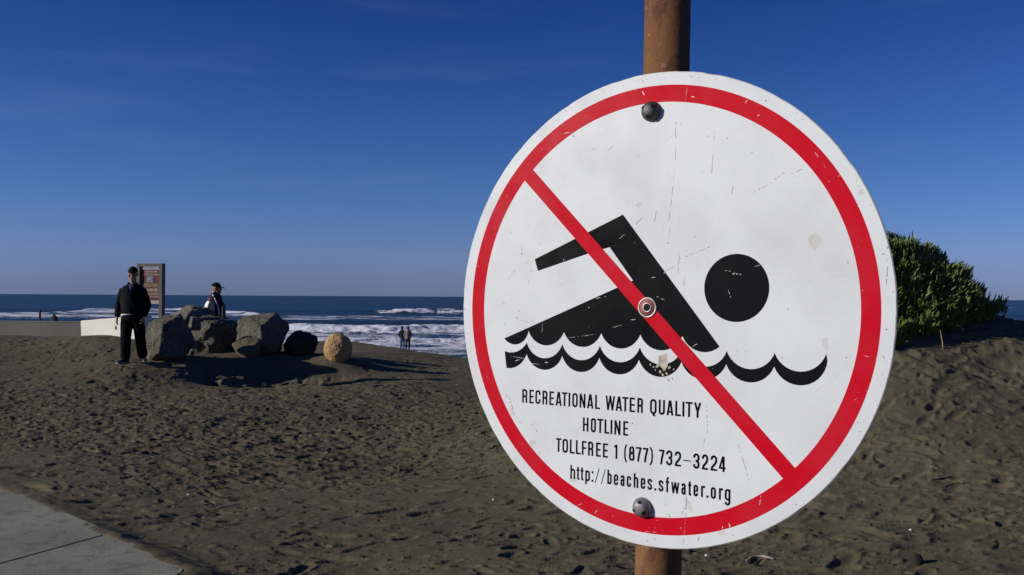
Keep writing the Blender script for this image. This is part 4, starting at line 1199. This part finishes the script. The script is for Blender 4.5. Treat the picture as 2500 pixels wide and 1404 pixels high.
# slash bar: 20 mm wide at 45 degrees, cut inside the ring
s2 = math.sqrt(.5); dperp = -3.3
def bar_pt(along, side): return (s2 * along + s2 * side, -s2 * along + s2 * side)
u0 = dperp + 10; u1 = dperp - 10
rin = ri + 1.0
ea = math.sqrt(rin ** 2 - u0 ** 2); eb = math.sqrt(rin ** 2 - u1 ** 2)
flat('slash_bar', [[bar_pt(-ea, u0), bar_pt(ea, u0), bar_pt(eb, u1), bar_pt(-eb, u1)]], .15, M_SIGN_RED, plate)
# swimmer and waves
def arc3(p, q, r_, n_=14):
    ax, ay, bx, by, cx_, cy_ = *p, *q, *r_
    d_ = 2 * (ax * (by - cy_) + bx * (cy_ - ay) + cx_ * (ay - by))
    ux_ = ((ax * ax + ay * ay) * (by - cy_) + (bx * bx + by * by) * (cy_ - ay) + (cx_ * cx_ + cy_ * cy_) * (ay - by)) / d_
    uy_ = ((ax * ax + ay * ay) * (cx_ - bx) + (bx * bx + by * by) * (ax - cx_) + (cx_ * cx_ + cy_ * cy_) * (bx - ax)) / d_
    rr_ = math.hypot(ax - ux_, ay - uy_)
    a0 = math.atan2(ay - uy_, ax - ux_); a1 = math.atan2(cy_ - uy_, cx_ - ux_); am = math.atan2(by - uy_, bx - ux_)
    def unw(a, ref):
        while a < ref: a += 2 * math.pi
        return a
    if unw(am, a0) < unw(a1, a0): a1 = unw(a1, a0)
    else: a1 = unw(a1, a0) - 2 * math.pi
    return [(ux_ + rr_ * math.cos(a0 + (a1 - a0) * k / n_), uy_ + rr_ * math.sin(a0 + (a1 - a0) * k / n_)) for k in range(n_ + 1)]
def wave(peaks, yp, yb, start, end):
    """start/end: lists of points before the first peak / after the last one"""
    pts = list(start)
    for a_, b_2 in zip(peaks, peaks[1:]):
        pts += arc3((a_, yp), ((a_ + b_2) / 2, yb), (b_2, yp))[:-1]
    pts.append((peaks[-1], yp))
    return pts + list(end)
w0 = wave([-187.0, -128.1, -69.4, -11.1, 48.1], -34.0, -53.3, arc3((-228.8, -45.8), (-216.9, -53.1), (-187.0, -34.0))[:-1], arc3((48.1, -34), (79.0, -53.2), (98.0, -45.6))[1:])
body_top = [(98.0, -45.6), (-38.9, 123.1), (-178.3, 66.7), (-172.7, 50.2), (-90.7, 72.9), (-58.3, 80.6), (-22.8, 36.1)]
flat('swimmer_body', [w0 + body_top[1:]], .08, M_SIGN_BLACK, plate)
flat('swimmer_head', [[(118.4 + 41.5 * math.cos(k * 2 * math.pi / 56), 26.5 + 41.5 * math.sin(k * 2 * math.pi / 56)) for k in range(56)]], .08, M_SIGN_BLACK, plate)
pk1 = [-189.7, -130.5, -71.2, -11.6, 48.3, 107.3, 167.2]
w1 = wave(pk1, -50.6, -71.2, arc3((-228.0, -63.7), (-217, -65.4), (-189.7, -50.6))[:-1], arc3((167.2, -50.6), (198.5, -71.0), (227.7, -49.0))[1:])
pk2 = [-189.7, -130.4, -71.9, -12.7, 47.2, 106.7, 166.7]
w2 = wave(pk2, -66.7, -87.2, arc3((-224.4, -87.6), (-214, -87.2), (-189.7, -66.7))[:-1], arc3((166.7, -66.7), (198.8, -87.0), (229.2, -56.5))[1:])
def strip(name, top, low, z, mat, parent):
    poly = top + low[::-1]
    return flat(name, [poly], z, mat, parent)
strip('wave_line', w1, w2, .08, M_SIGN_BLACK, plate)

# lettering: condensed strokes
def qarc(cx_, cy_, r_, a0, a1, n_=7, ry=None):
    ry = ry or r_
    return [(cx_ + r_ * math.cos(R(a0 + (a1 - a0) * k / n_)), cy_ + ry * math.sin(R(a0 + (a1 - a0) * k / n_))) for k in range(n_ + 1)]
def rrect(x0_, y0_, x1_, y1_, r_):
    return qarc(x1_ - r_, y1_ - r_, r_, 0, 90) + qarc(x0_ + r_, y1_ - r_, r_, 90, 180) + qarc(x0_ + r_, y0_ + r_, r_, 180, 270) + qarc(x1_ - r_, y0_ + r_, r_, 270, 360)
def glyph(ch, w_, h, t_):
    l, r_, b, T_ = t_ / 2, w_ - t_ / 2, t_ / 2, h - t_ / 2
    hb_ = t_ * .43; B_, TT_ = hb_, h - hb_                # horizontal strokes are a little thinner
    m = h * .5; X_ = h * .745; xt = X_ - hb_; asc = h; dsc = -h * .24
    q = (r_ - l) / 2
    S = lambda pts, tk=t_, closed=False: (pts, tk, closed)
    th = t_ * .86
    if ch == 'R': return [S([(l, 0), (l, h)]), S([(l, TT_)] + qarc(r_ - q * .9, TT_ - q * .9, q * .9, 90, 0) + qarc(r_ - q * .9, m + q * .8 - hb_ * 0, q * .9, 0, -90)[0:] + [(l, m - q * .1)], t_), S([(r_ - q * 1.1, m - q * .1)] + qarc(r_ - q * .8, m - q * .95, q * .8, 90, 0) + [(r_, 0)])]
    if ch == 'E': return [S([(l, 0), (l, h)]), S([(l, TT_), (w_, TT_)], th), S([(l, m), (w_ * .93, m)], th), S([(l, B_), (w_, B_)], th)]
    if ch == 'F': return [S([(l, 0), (l, h)]), S([(l, TT_), (w_, TT_)], th), S([(l, m), (w_ * .93, m)], th)]
    if ch == 'C': return [S([(r_, h * .66)] + qarc(r_ - q, TT_ - q, q, 0, 180)[0:] + qarc(l + q, B_ + q, q, 180, 360) + [(r_, h * .36)])]
    if ch == 'A': return [S([(l * .85, 0), (w_ / 2 - t_ * .12, h)]), S([(w_ - l * .85, 0), (w_ / 2 + t_ * .12, h)]), S([(w_ * .22, h * .24), (w_ * .78, h * .24)], th)]
    if ch == 'T': return [S([(0, TT_), (w_, TT_)], th), S([(w_ / 2, 0), (w_ / 2, h)])]
    if ch == 'I': return [S([(w_ / 2, 0), (w_ / 2, h)])]
    if ch == '1': return [S([(r_, 0), (r_, h)]), S([(0, h * .84), (r_ * .55, h * .87), (r_, h * .99)], th)]
    if ch in 'O': return [S(rrect(l, B_, r_, TT_, q), t_, True)]
    if ch == 'Q': return [S(rrect(l, B_, r_, TT_, q), t_, True), S([(w_ * .48, h * .06), (w_ * .58, -h * .07), (w_ * .80, -h * .10)], t_ * .95)]
    if ch == 'N': return [S([(l, 0), (l, h)]), S([(r_, 0), (r_, h)]), S([(l, h), (r_, 0)], t_ * .95)]
    if ch == 'L': return [S([(l, 0), (l, h)]), S([(l, B_), (w_, B_)], th)]
    if ch == 'W': return [S([(l * .8, h), (w_ * .27, 0)], t_ * .92), S([(w_ * .27, 0), (w_ * .5, h)], t_ * .92), S([(w_ * .5, h), (w_ * .73, 0)], t_ * .92), S([(w_ * .73, 0), (w_ - l * .8, h)], t_ * .92)]
    if ch == 'U': return [S([(l, h)] + qarc(l + q, B_ + q, q, 180, 360) + [(r_, h)])]
    if ch == 'Y': return [S([(l * .9, h), (w_ / 2, h * .40)]), S([(w_ - l * .9, h), (w_ / 2, h * .40)]), S([(w_ / 2, h * .44), (w_ / 2, 0)])]
    if ch == 'H': return [S([(l, 0), (l, h)]), S([(r_, 0), (r_, h)]), S([(l, m), (r_, m)], th)]
    if ch == '8': return [S(rrect(l, B_, r_, m + hb_ * .8, q), t_, True), S(rrect(l + w_ * .05, m - hb_ * .2, r_ - w_ * .05, TT_, q * .86), t_, True)]
    if ch == '7': return [S([(0, TT_), (w_ * .98, TT_)], th), S([(r_ + t_ * .05, h - th * .4), (w_ * .55, h * .45), (w_ * .40, 0)])]
    if ch == '3': return [S([(l, h * .71)] + qarc(l + q, TT_ - q, q, 180, 0) + qarc(r_ - q, m + q + hb_ * .2, q, 0, -90) + [(w_ * .38, m + hb_ * .2)]), S([(w_ * .38, m)] + qarc(r_ - q, m - q, q, 90, 0) + qarc(l + q, B_ + q, q, 0, -180) + [(l, h * .29)])]
    if ch == '2': return [S([(l, h * .70)] + qarc(l + q, TT_ - q, q, 180, 0) + [(r_, h * .62), (r_ - q * .5, h * .46), (l + q * .3, h * .24), (l, B_)]), S([(0, B_), (w_, B_)], th)]
    if ch == '4': return [S([(w_ * .70, 0), (w_ * .70, h)]), S([(w_ * .62, h), (l * .9, h * .27)], t_ * .9), S([(0, h * .24), (w_, h * .24)], th)]
    if ch == '-': return [S([(0, h * .46), (w_, h * .46)], t_ * .5)]
    if ch == '(': return [S([(w_ * .9, h * 1.08), (l * 1.3, h * .82), (l, h * .48), (l * 1.3, h * .12), (w_ * .9, -h * .14)], t_ * .82)]
    if ch == ')': return [S([(w_ * .1, h * 1.08), (r_ - l * .3, h * .82), (r_, h * .48), (r_ - l * .3, h * .12), (w_ * .1, -h * .14)], t_ * .82)]
    if ch == 'h': return [S([(l, 0), (l, asc)]), S([(l, xt - q)] + qarc(l + q, xt - q, q, 180, 0) + [(r_, 0)])]
    if ch == 't': return [S([(w_ * .5, h * .92)] + [(w_ * .5, B_ + w_ * .22)] + qarc(w_ * .5 + w_ * .22, B_ + w_ * .22, w_ * .22, 180, 270) + [(w_, B_)]), S([(0, X_ - hb_), (w_, X_ - hb_)], th)]
    if ch == 'p': return [S([(l, dsc), (l, X_)]), S(rrect(l, B_, r_, xt, q), t_, True)]
    if ch == 'b': return [S([(l, 0), (l, asc)]), S(rrect(l, B_, r_, xt, q), t_, True)]
    if ch == 'e': return [S([(l, X_ * .47), (r_, X_ * .47)], th * .9), S([(r_, X_ * .42)] + qarc(r_ - q, xt - q, q, 0, 180) + qarc(l + q, B_ + q, q, 180, 350) + [(r_, X_ * .30)])]
    if ch == 'a': return [S([(l, X_ * .72)] + qarc(l + q, xt - q, q, 180, 0) + [(r_, 0)]), S(rrect(l, B_, r_, X_ * .56, q * .95), t_, True)]
    if ch == 'c': return [S([(r_, X_ * .64)] + qarc(r_ - q, xt - q, q, 0, 180) + qarc(l + q, B_ + q, q, 180, 360) + [(r_, X_ * .36)])]
    if ch == 's': return [S([(r_, X_ * .70)] + qarc(r_ - q, xt - q, q, 0, 180) + [(l + q * .3, X_ * .60), (r_ - q * .3, X_ * .42)] + qarc(r_ - q, B_ + q, q, 0, -180) + [(l, X_ * .30)])]
    if ch == '.': return [S([(w_ / 2, 0), (w_ / 2, t_ * 1.15)], t_ * 1.1)]
    if ch == ':': return [S([(w_ / 2, 0), (w_ / 2, t_ * 1.1)], t_ * 1.1), S([(w_ / 2, X_ - t_ * 1.1), (w_ / 2, X_)], t_ * 1.1)]
    if ch == '/': return [S([(0, -h * .06), (w_, h * 1.0)], t_ * .45)]
    if ch == 'f': return [S([(w_ * .42, 0), (w_ * .42, asc - w_ * .45)] + qarc(w_ * .42 + w_ * .40, asc - w_ * .45, w_ * .40, 180, 95)), S([(0, X_ - hb_), (w_ * .88, X_ - hb_)], th)]
    if ch == 'w': return [S([(l * .8, X_), (w_ * .27, 0)], t_ * .9), S([(w_ * .27, 0), (w_ * .5, X_)], t_ * .9), S([(w_ * .5, X_), (w_ * .73, 0)], t_ * .9), S([(w_ * .73, 0), (w_ - l * .8, X_)], t_ * .9)]
    if ch == 'r': return [S([(l, 0), (l, X_)]), S([(l, X_ * .62)] + qarc(l + w_ * .42, xt - w_ * .42, w_ * .42, 180, 90) + [(w_, xt)])]
    if ch == 'o': return [S(rrect(l, B_, r_, xt, q), t_, True)]
    if ch == 'g': return [S(rrect(l, B_ + .4, r_, xt, q), t_, True), S([(r_, X_)] + [(r_, dsc + q)] + qarc(r_ - q, dsc + q, q, 0, -180) + [(l, dsc + q + .6)])]
    return []
def stroke_faces(bm, pts, tk, closed, z, ox, oy):
    P_ = []
    for p in pts:
        if not P_ or math.hypot(p[0] - P_[-1][0], p[1] - P_[-1][1]) > 1e-3: P_.append(p)
    if closed and math.hypot(P_[0][0] - P_[-1][0], P_[0][1] - P_[-1][1]) < 1e-3: P_.pop()
    N = len(P_); L_, R_ = [], []
    for i, p in enumerate(P_):
        pa = P_[i - 1] if (i > 0 or closed) else None
        pb = P_[(i + 1) % N] if (i < N - 1 or closed) else None
        def dirn(a, b):
            d = Vector((b[0] - a[0], b[1] - a[1])); return d.normalized()
        d1 = dirn(pa, p) if pa else dirn(p, pb); d2 = dirn(p, pb) if pb else d1
        n1_ = Vector((-d1.y, d1.x)); n2_ = Vector((-d2.y, d2.x)); nn = (n1_ + n2_)
        if nn.length < .2: nn = n1_
        nn.normalize(); k = (tk / 2) / max(.55, nn.dot(n1_))
        L_.append(bm.verts.new((ox + p[0] + nn.x * k, oy + p[1] + nn.y * k, z))); R_.append(bm.verts.new((ox + p[0] - nn.x * k, oy + p[1] - nn.y * k, z)))
    for i in range(N if closed else N - 1):
        j_ = (i + 1) % N
        bm.faces.new((L_[i], R_[i], R_[j_], L_[j_]))
def line(name, spec, base, h, t_=2.85):
    for idx, (ch, xa, xb) in enumerate(spec):
        pass
    bm = bmesh.new()
    for ch, xa, xb in spec:
        for k, (pts, tk, cl) in enumerate(glyph(ch, xb - xa, h, t_)):
            stroke_faces(bm, pts, tk, cl, .08 + .012 * k, xa, base)
    for f in bm.faces:
        f.normal_update()
        if f.normal.z < 0: f.normal_flip()
    mm(bm)
    me = bpy.data.meshes.new(name); bm.to_mesh(me); bm.free()
    return link_mesh(name, me, M_SIGN_TEXT, plate, True)
LN1 = [('R', -196.2, -187.5), ('E', -184.0, -176.4), ('C', -173.9, -165.1), ('R', -162.0, -153.6), ('E', -150.5, -142.7), ('A', -140.0, -130.5), ('T', -130.3, -121.1), ('I', -119.2, -116.7), ('O', -113.4, -104.5), ('N', -101.8, -92.4), ('A', -89.7, -80.2), ('L', -77.5, -69.8), ('W', -61.4, -47.3), ('A', -46.0, -36.7), ('T', -36.6, -27.3), ('E', -25.6, -17.5), ('R', -14.3, -6.1), ('Q', 4.0, 13.5), ('U', 16.4, 25.2), ('A', 27.6, 36.8), ('L', 39.4, 47.4), ('I', 49.2, 52.0), ('T', 53.6, 63.2), ('Y', 65.0, 74.6)]
LN2 = [('H', -96.0, -87.2), ('O', -83.7, -75.6), ('T', -73.8, -64.5), ('L', -62.7, -55.2), ('I', -53.4, -50.8), ('N', -47.7, -38.4), ('E', -34.6, -27.0)]
LN3 = [('T', -138.5, -129.9), ('O', -128.1, -119.0), ('L', -116.2, -108.2), ('L', -106.6, -99.0), ('F', -97.2, -89.8), ('R', -87.5, -79.3), ('E', -75.2, -67.7), ('E', -64.6, -56.8), ('1', -47.7, -42.7), ('(', -33.1, -28.7), ('8', -25.7, -17.3), ('7', -15.5, -7.3), ('7', -5.6, 2.5), (')', 4.6, 9.5), ('7', 17.4, 25.4), ('3', 27.5, 36.4), ('2', 39.5, 48.3), ('-', 51.4, 61.6), ('3', 64.6, 73.2), ('2', 76.2, 84.7), ('2', 87.7, 96.5), ('4', 98.5, 107.3)]
LN4 = [('h', -114.8, -107.0), ('t', -105.1, -100.3), ('t', -98.9, -93.9), ('p', -91.3, -83.9), (':', -81.6, -78.5), ('/', -75.8, -69.8), ('/', -66.3, -60.6), ('b', -57.4, -50.6), ('e', -47.7, -40.8), ('a', -37.6, -31.5), ('c', -28.4, -21.9), ('h', -18.2, -11.4), ('e', -8.1, -1.3), ('s', 1.5, 8.6), ('.', 11.6, 14.4), ('s', 17.2, 24.5), ('f', 27.2, 32.9), ('w', 35.0, 46.2), ('a', 49.0, 55.1), ('t', 58.0, 62.6), ('e', 65.4, 71.8), ('r', 75.5, 80.9), ('.', 82.8, 85.3), ('o', 88.3, 95.2), ('r', 99.0, 104.3), ('g', 106.5, 114.0)]
line('lettering', LN1, -135.1, 19.0); line('lettering', LN2, -166.4, 18.8); line('lettering', LN3, -198.1, 18.8); line('lettering', LN4, -232.3, 18.9, 2.65)

# bolts
def lathe(bm, prof, n_, cx_, cy_):
    rows_ = [[bm.verts.new((cx_ + r_ * math.cos(k * 2 * math.pi / n_), cy_ + r_ * math.sin(k * 2 * math.pi / n_), z)) for k in range(n_)] for r_, z in prof]
    for a_, b_2 in zip(rows_, rows_[1:]):
        for k in range(n_): bm.faces.new((a_[k], a_[(k + 1) % n_], b_2[(k + 1) % n_], b_2[k]))
    return rows_
def bolt(cx_, cy_, mat, rot):
    bm = bmesh.new()
    rows_ = lathe(bm, [(13.2, .1), (13.2, 2.2), (12.2, 5.0), (10.2, 8.4), (8.2, 10.6), (6.2, 11.6), (3.0, 12.2)], 28, cx_, cy_)
    bm.faces.new(rows_[-1])
    mm(bm); b = link_bm('bolt_head', bm, mat, sign, True, True)
    for k in range(3):
        a = R(rot + 120 * k); rr_ = 8.3
        c0 = Vector((cx_ + rr_ * math.cos(a), cy_ + rr_ * math.sin(a), 10.6)); d = Vector((math.cos(a) * .62, math.sin(a) * .62, .78)).normalized()
        bm = bmesh.new(); tube(bm, [c0 - d * 3, c0 + d * .35], [2.4, 2.4], 14, round_end=False); mm(bm)
        link_bm('spanner_hole', bm, M_HOLE, b, True)
bolt(1.1, 255.0, M_BOLT, 150); bolt(-4.7, -256.0, M_BOLT_PALE, 205)
bm = bmesh.new()
lathe(bm, [(13.6, .66), (13.0, 1.5), (11.6, 1.7), (11.0, 1.0)], 36, -1.3, 1.1); mm(bm); ringo = link_bm('screw_washer', bm, M_STEEL, sign, True, True)
bm = bmesh.new(); rows_ = lathe(bm, [(11.2, .7), (11.0, 1.0), (6.6, 1.1), (6.2, 1.6), (5.0, 1.5)], 32, -1.3, 1.1); mm(bm); link_bm('screw_rim', bm, M_RUSTRED, ringo, True, True)
bm = bmesh.new(); rows_ = lathe(bm, [(6.4, 1.12), (6.0, 1.9), (4.9, 1.9), (4.6, 1.2)], 28, -1.3, 1.1); mm(bm); link_bm('screw_collar', bm, M_STEEL, ringo, True, True)
bm = bmesh.new(); rows_ = lathe(bm, [(5.0, 1.25), (2.0, 1.20)], 24, -1.3, 1.1); bm.faces.new(rows_[-1]); mm(bm); link_bm('screw_hole', bm, M_HOLE, ringo, True)

# scuffs, scratches, specks and residue on the plate (positions measured on the sign)
MSI = MMS.inverted()
def sgn(px_, py_):
    """photograph pixel -> millimetres on the plate"""
    o_ = MSI @ Vector((0, 0, CAM_H)); q = MSI @ at(px_, py_, 3.0)
    d = q - o_; k = -o_.z / d.z
    h_ = o_ + d * k; return h_.x, h_.y
def blob(bm, x, y, l, w_, ang, z, rnd_):
    if math.hypot(x, y) > 303.2: return
    n_ = 7; vs = []
    for k in range(n_):
        a = 2 * math.pi * k / n_; rr_ = rnd_.uniform(.6, 1.1)
        px_, py_ = l * rr_ * math.cos(a), w_ * rr_ * math.sin(a)
        vs.append(bm.verts.new((x + px_ * math.cos(ang) - py_ * math.sin(ang), y + px_ * math.sin(ang) + py_ * math.cos(ang), z)))
    bm.faces.new(vs)
def scratch(bm, pts, w_, z, rnd_, gap=.0):
    for (xa, ya), (xb, yb) in zip(pts, pts[1:]):
        if max(math.hypot(xa, ya), math.hypot(xb, yb)) > 302.5: continue
        L_ = math.hypot(xb - xa, yb - ya); n_ = max(2, int(L_ / 2.2)); nx, ny = -(yb - ya) / L_, (xb - xa) / L_
        prev = None; pw_ = 1.0
        for k in range(n_ + 1):
            f_ = k / n_; jt = rnd_.uniform(-.35, .35) * min(1, w_ * 2)
            pw_ = max(.05, min(1.0, pw_ + rnd_.uniform(-.5, .5)))
            hw = w_ * .75 * pw_ * (.35 + .65 * math.sin(math.pi * min(.98, max(.02, f_))))
            c_ = (xa + (xb - xa) * f_ + nx * jt, ya + (yb - ya) * f_ + ny * jt)
            row = (bm.verts.new((c_[0] + nx * hw, c_[1] + ny * hw, z)), bm.verts.new((c_[0] - nx * hw, c_[1] - ny * hw, z)))
            if prev and rnd_.random() >= gap: bm.faces.new((prev[0], prev[1], row[1], row[0]))
            prev = row

def finish_marks(name, bm, mat):
    bmesh.ops.triangulate(bm, faces=bm.faces[:])
    for f in bm.faces:
        f.normal_update()
        if f.normal.z < 0: f.normal_flip()
    mm(bm); me = bpy.data.meshes.new(name); bm.to_mesh(me); bm.free()
    o = link_mesh(name, me, mat, plate, True); o['kind'] = 'stuff'; return o
rm = random.Random(5)
bm = bmesh.new(); Zm = .20
for q in [(1651, 300), (1557.5, 380), (1661, 302), (1400.5, 332.5), (1449, 364), (1629.5, 538), (1552.7, 546.8), (1562, 539), (1630, 593.5), (1697, 577.5), (1729.7, 603.3), (1620.5, 560.5), (1776, 338), (1836, 372.5), (1882, 446.5), (1863.5, 457.5), (1912, 423.8), (1870, 245.5), (1729.6, 332.5), (1924, 755), (1823, 858), (1843, 823.5), (1798.5, 857), (1909, 873.2), (2070, 641), (2066, 873), (2100, 1054), (1290, 551.5), (1316.7, 594.5), (1248, 568), (1297.5, 660.5), (1244, 677), (1268, 760), (1232, 792), (1230, 740), (2164, 804), (1165, 855), (1137, 700), (1134, 756), (1568, 1043), (1553, 1037.5), (1543.5, 1034.5), (1502, 1040), (1453.5, 1184.5), (1299.2, 1036.5), (1317, 1107), (2181, 712), (2152, 740), (2095, 1031), (1580, 1320), (1598, 1316), (1705, 1316), (1770, 1305), (1788, 1306), (1944, 1233), (1935, 1239), (1350, 243), (1413, 247), (1382, 271), (1565, 193), (1579, 194), (1570, 198)]:
    x, y = sgn(*q); blob(bm, x, y, rm.uniform(.5, 1.5), rm.uniform(.4, .9), rm.uniform(0, 3), Zm, rm)
for _ in range(190):
    a, rr_ = rm.uniform(0, 6.28), 300 * math.sqrt(rm.random()); blob(bm, rr_ * math.cos(a), rr_ * math.sin(a), rm.uniform(.2, .75), rm.uniform(.2, .45), rm.uniform(0, 3), Zm, rm)
for _ in range(70):
    a, rr_ = rm.uniform(0, 6.28), rm.uniform(297, 303.2); blob(bm, rr_ * math.cos(a), rr_ * math.sin(a), rm.uniform(.25, 1.2), rm.uniform(.2, .45), a + 1.57, Zm, rm)
for pts, w_, gap in [([(1649, 300), (1650, 360), (1646, 415), (1640, 480), (1633, 545)], .30, .15), ([(1744, 320), (1739, 400), (1737, 430)], .3, .4), ([(1966, 407), (1940, 423), (1912, 424), (1880, 447), (1840, 470)], .35, .55), ([(1790, 453), (1786, 475)], .55, 0), ([(1624, 662), (1654, 647)], .45, 0), ([(1658, 634), (1700, 616), (1728, 605)], .30, .3), ([(1659, 615), (1654, 690)], .30, .1), ([(1672, 630), (1669, 720)], .32, .15), ([(1602, 515), (1597, 543)], .45, 0), ([(1637, 555), (1630, 600)], .3, .2), ([(1483, 367), (1497, 356)], .35, 0),
                      ([(1552, 546), (1575, 527)], .5, .3), ([(1234, 963), (1246, 975), (1252, 1000)], .8, .25), ([(1308, 1047), (1312, 1056)], .7, 0), ([(1262, 1029), (1273, 1033)], .6, .1), ([(1803, 1086), (1830, 1178)], .35, .3), ([(1724, 985), (1728, 1050), (1712, 1100)], .35, .45), ([(1676, 1210), (1674, 1262), (1668, 1330)], .5, .3), ([(1672, 1240), (1660, 1262)], .4, .3), ([(1632, 1255), (1638, 1270)], .6, .1), ([(2167, 645), (2164, 695)], .5, .2), ([(2152, 622), (2161, 619)], .8, 0), ([(1834, 199), (1850, 187)], .4, .3), ([(1684, 188), (1692, 186)], .6, 0), ([(1274, 600), (1274, 630)], .35, .2), ([(1268, 620), (1282, 619)], .3, .3), ([(2154, 868), (2166, 885), (2170, 900), (2160, 930)], .8, .2), ([(1563, 1305), (1570, 1330)], .6, .4), ([(1590, 1300), (1600, 1335)], .8, .4), ([(1708, 1310), (1704, 1322)], .6, .1), ([(1545, 1230), (1560, 1222)], .4, .4), ([(1240, 685), (1258, 660)], .4, .3)]:
    scratch(bm, [sgn(*q) for q in pts], w_, Zm + .006, rm, gap)
finish_marks('scuff_marks', bm, M_SCUFF)
bm = bmesh.new()
for _ in range(46):                                         # faint long scratches, mostly steep
    a, rr_ = rm.uniform(0, 6.28), 255 * math.sqrt(rm.random()); x, y = rr_ * math.cos(a), rr_ * math.sin(a)
    d_ = rm.choice((rm.gauss(1.5, .12), rm.gauss(.45, .25), rm.uniform(0, 3.1))); L_ = rm.uniform(12, 70)
    scratch(bm, [(x, y), (x + math.cos(d_) * L_ * .5, y + math.sin(d_) * L_ * .5), (x + math.cos(d_ + .06) * L_, y + math.sin(d_ + .06) * L_)], rm.uniform(.18, .42), .040, rm, .25)
for q, sx_, sy_ in [((1988, 590), 9, 12), ((2016, 840), 5, 9), ((1560, 500), 7, 4), ((1250, 1005), 4, 9), ((1300, 1080), 8, 6), ((1400, 1170), 8, 5), ((1680, 1230), 4, 12), ((1760, 1300), 6, 4), ((2100, 470), 4, 3), ((1290, 640), 5, 3)]:
    x, y = sgn(*q); blob(bm, x, y, sx_, sy_, rm.uniform(0, .6), .030, rm)
finish_marks('faint_marks', bm, M_FAINT)
bm = bmesh.new()
for pts, w_, gap in [([(1283, 560), (1284, 600), (1288, 670), (1293, 720), (1298, 735)], .7, .45), ([(1222, 570), (1223, 620), (1224, 650)], .5, .45), ([(1352, 679), (1366, 684), (1384, 690)], 1.4, .1), ([(1305, 695), (1318, 696)], .6, 0), ([(1288, 668), (1306, 671)], .6, .1), ([(1760, 532), (1790, 515)], 1.0, .3), ([(1762, 545), (1775, 550)], .9, .3), ([(1402, 384), (1440, 378), (1452, 382)], .9, .45), ([(1385, 455), (1420, 440)], .6, .5), ([(1618, 402), (1630, 399)], 1.5, 0), ([(1616, 353), (1626, 352)], 1.0, 0),
                      ([(1376, 326), (1400, 321)], 1.2, .1), ([(1568, 222), (1574, 232)], 1.4, 0), ([(1678, 212), (1674, 245)], .35, .1), ([(1688, 235), (1696, 238)], 1.2, .2), ([(1818, 252), (1826, 244)], .7, .1), ([(1848, 282), (1856, 281)], .8, 0), ([(1990, 372), (2000, 388)], .9, .3), ([(2012, 400), (2016, 414)], .7, .2), ([(2045, 433), (2052, 425)], .4, .2), ([(2110, 868), (2122, 871)], .5, 0), ([(1858, 1210), (1853, 1238)], .6, .3), ([(1762, 1270), (1766, 1300)], .8, .4), ([(1780, 1278), (1784, 1296)], 1.3, .3), ([(1570, 1300), (1590, 1297), (1604, 1300)], .6, .4), ([(1658, 1292), (1664, 1288)], .6, .1), ([(1406, 1235), (1420, 1230)], 1.3, .3), ([(1452, 1253), (1458, 1246)], .8, .2),
                      ([(1510, 860), (1560, 820)], .0, 1), ([(1382, 825), (1410, 822), (1455, 816)], .35, .25), ([(1495, 800), (1520, 793)], .35, .2), ([(1440, 750), (1436, 752)], .7, 0), ([(1325, 788), (1323, 813)], .3, .2), ([(1247, 870), (1285, 876)], .6, .25), ([(1255, 882), (1270, 878)], 1.1, .4), ([(1298, 887), (1318, 890)], .5, .1), ([(1330, 885), (1345, 884)], 1.0, .4), ([(1780, 668), (1810, 670)], 1.0, .4), ([(1792, 664), (1806, 676)], .8, .4), ([(1770, 660), (1784, 662)], .6, .5), ([(1838, 652), (1872, 642)], .5, .5), ([(1778, 708), (1784, 727)], .5, .2), ([(1512, 583), (1525, 572)], .6, .2), ([(1377, 632), (1376, 638)], .9, 0), ([(1600, 722), (1622, 732)], .6, .4), ([(1590, 678), (1600, 676)], .7, .3), ([(1620, 668), (1628, 662)], .7, .2), ([(1448, 730), (1480, 724)], .6, .5), ([(1540, 781), (1552, 780)], .9, 0), ([(1690, 846), (1706, 838)], .6, .4)]:
    if w_ > 0: scratch(bm, [sgn(*q) for q in pts], w_ * .62, Zm + .012, rm, gap)
for _ in range(40):
    a, rr_ = rm.uniform(0, 6.28), rm.uniform(262, 290); blob(bm, rr_ * math.cos(a), rr_ * math.sin(a), rm.uniform(.3, .9), rm.uniform(.2, .4), rm.uniform(0, 3), Zm + .012, rm)
finish_marks('pale_scratches', bm, M_CHIP)
bm = bmesh.new()
for pts in [[(1259, 774), (1264, 779)], [(1271, 782), (1282, 785), (1288, 787)], [(1295, 783), (1302, 786)], [(1296, 844), (1306, 848)]]:
    scratch(bm, [sgn(*q) for q in pts], .6, Zm + .018, rm, 0)
finish_marks('rust_marks', bm, M_RUSTMARK)
bm = bmesh.new()
x, y = sgn(1618, 877); blob(bm, x, y, 8.6, 10.0, 0, Zm + .024, rm); blob(bm, x + 1, y - 6, 6.5, 8, .4, Zm + .030, rm)
for q, s_ in [((1622, 902), 2.6), ((1612, 908), 2.4), ((1634, 898), 2.2), ((1606, 893), 3.6), ((1596, 896), 1.6), ((1618, 915), 2.0), ((1628, 912), 1.8), ((1645, 902), 1.4), ((1588, 890), 1.5), ((1632, 928), 1.8), ((1641, 924), 1.2), ((1600, 903), 1.2), ((1622, 920), 1.3)]:
    x, y = sgn(*q); blob(bm, x, y, s_ * 1.2, s_ * .8, rm.uniform(0, 3), Zm + .036, rm)
finish_marks('sticker_residue', bm, M_RESIDUE)
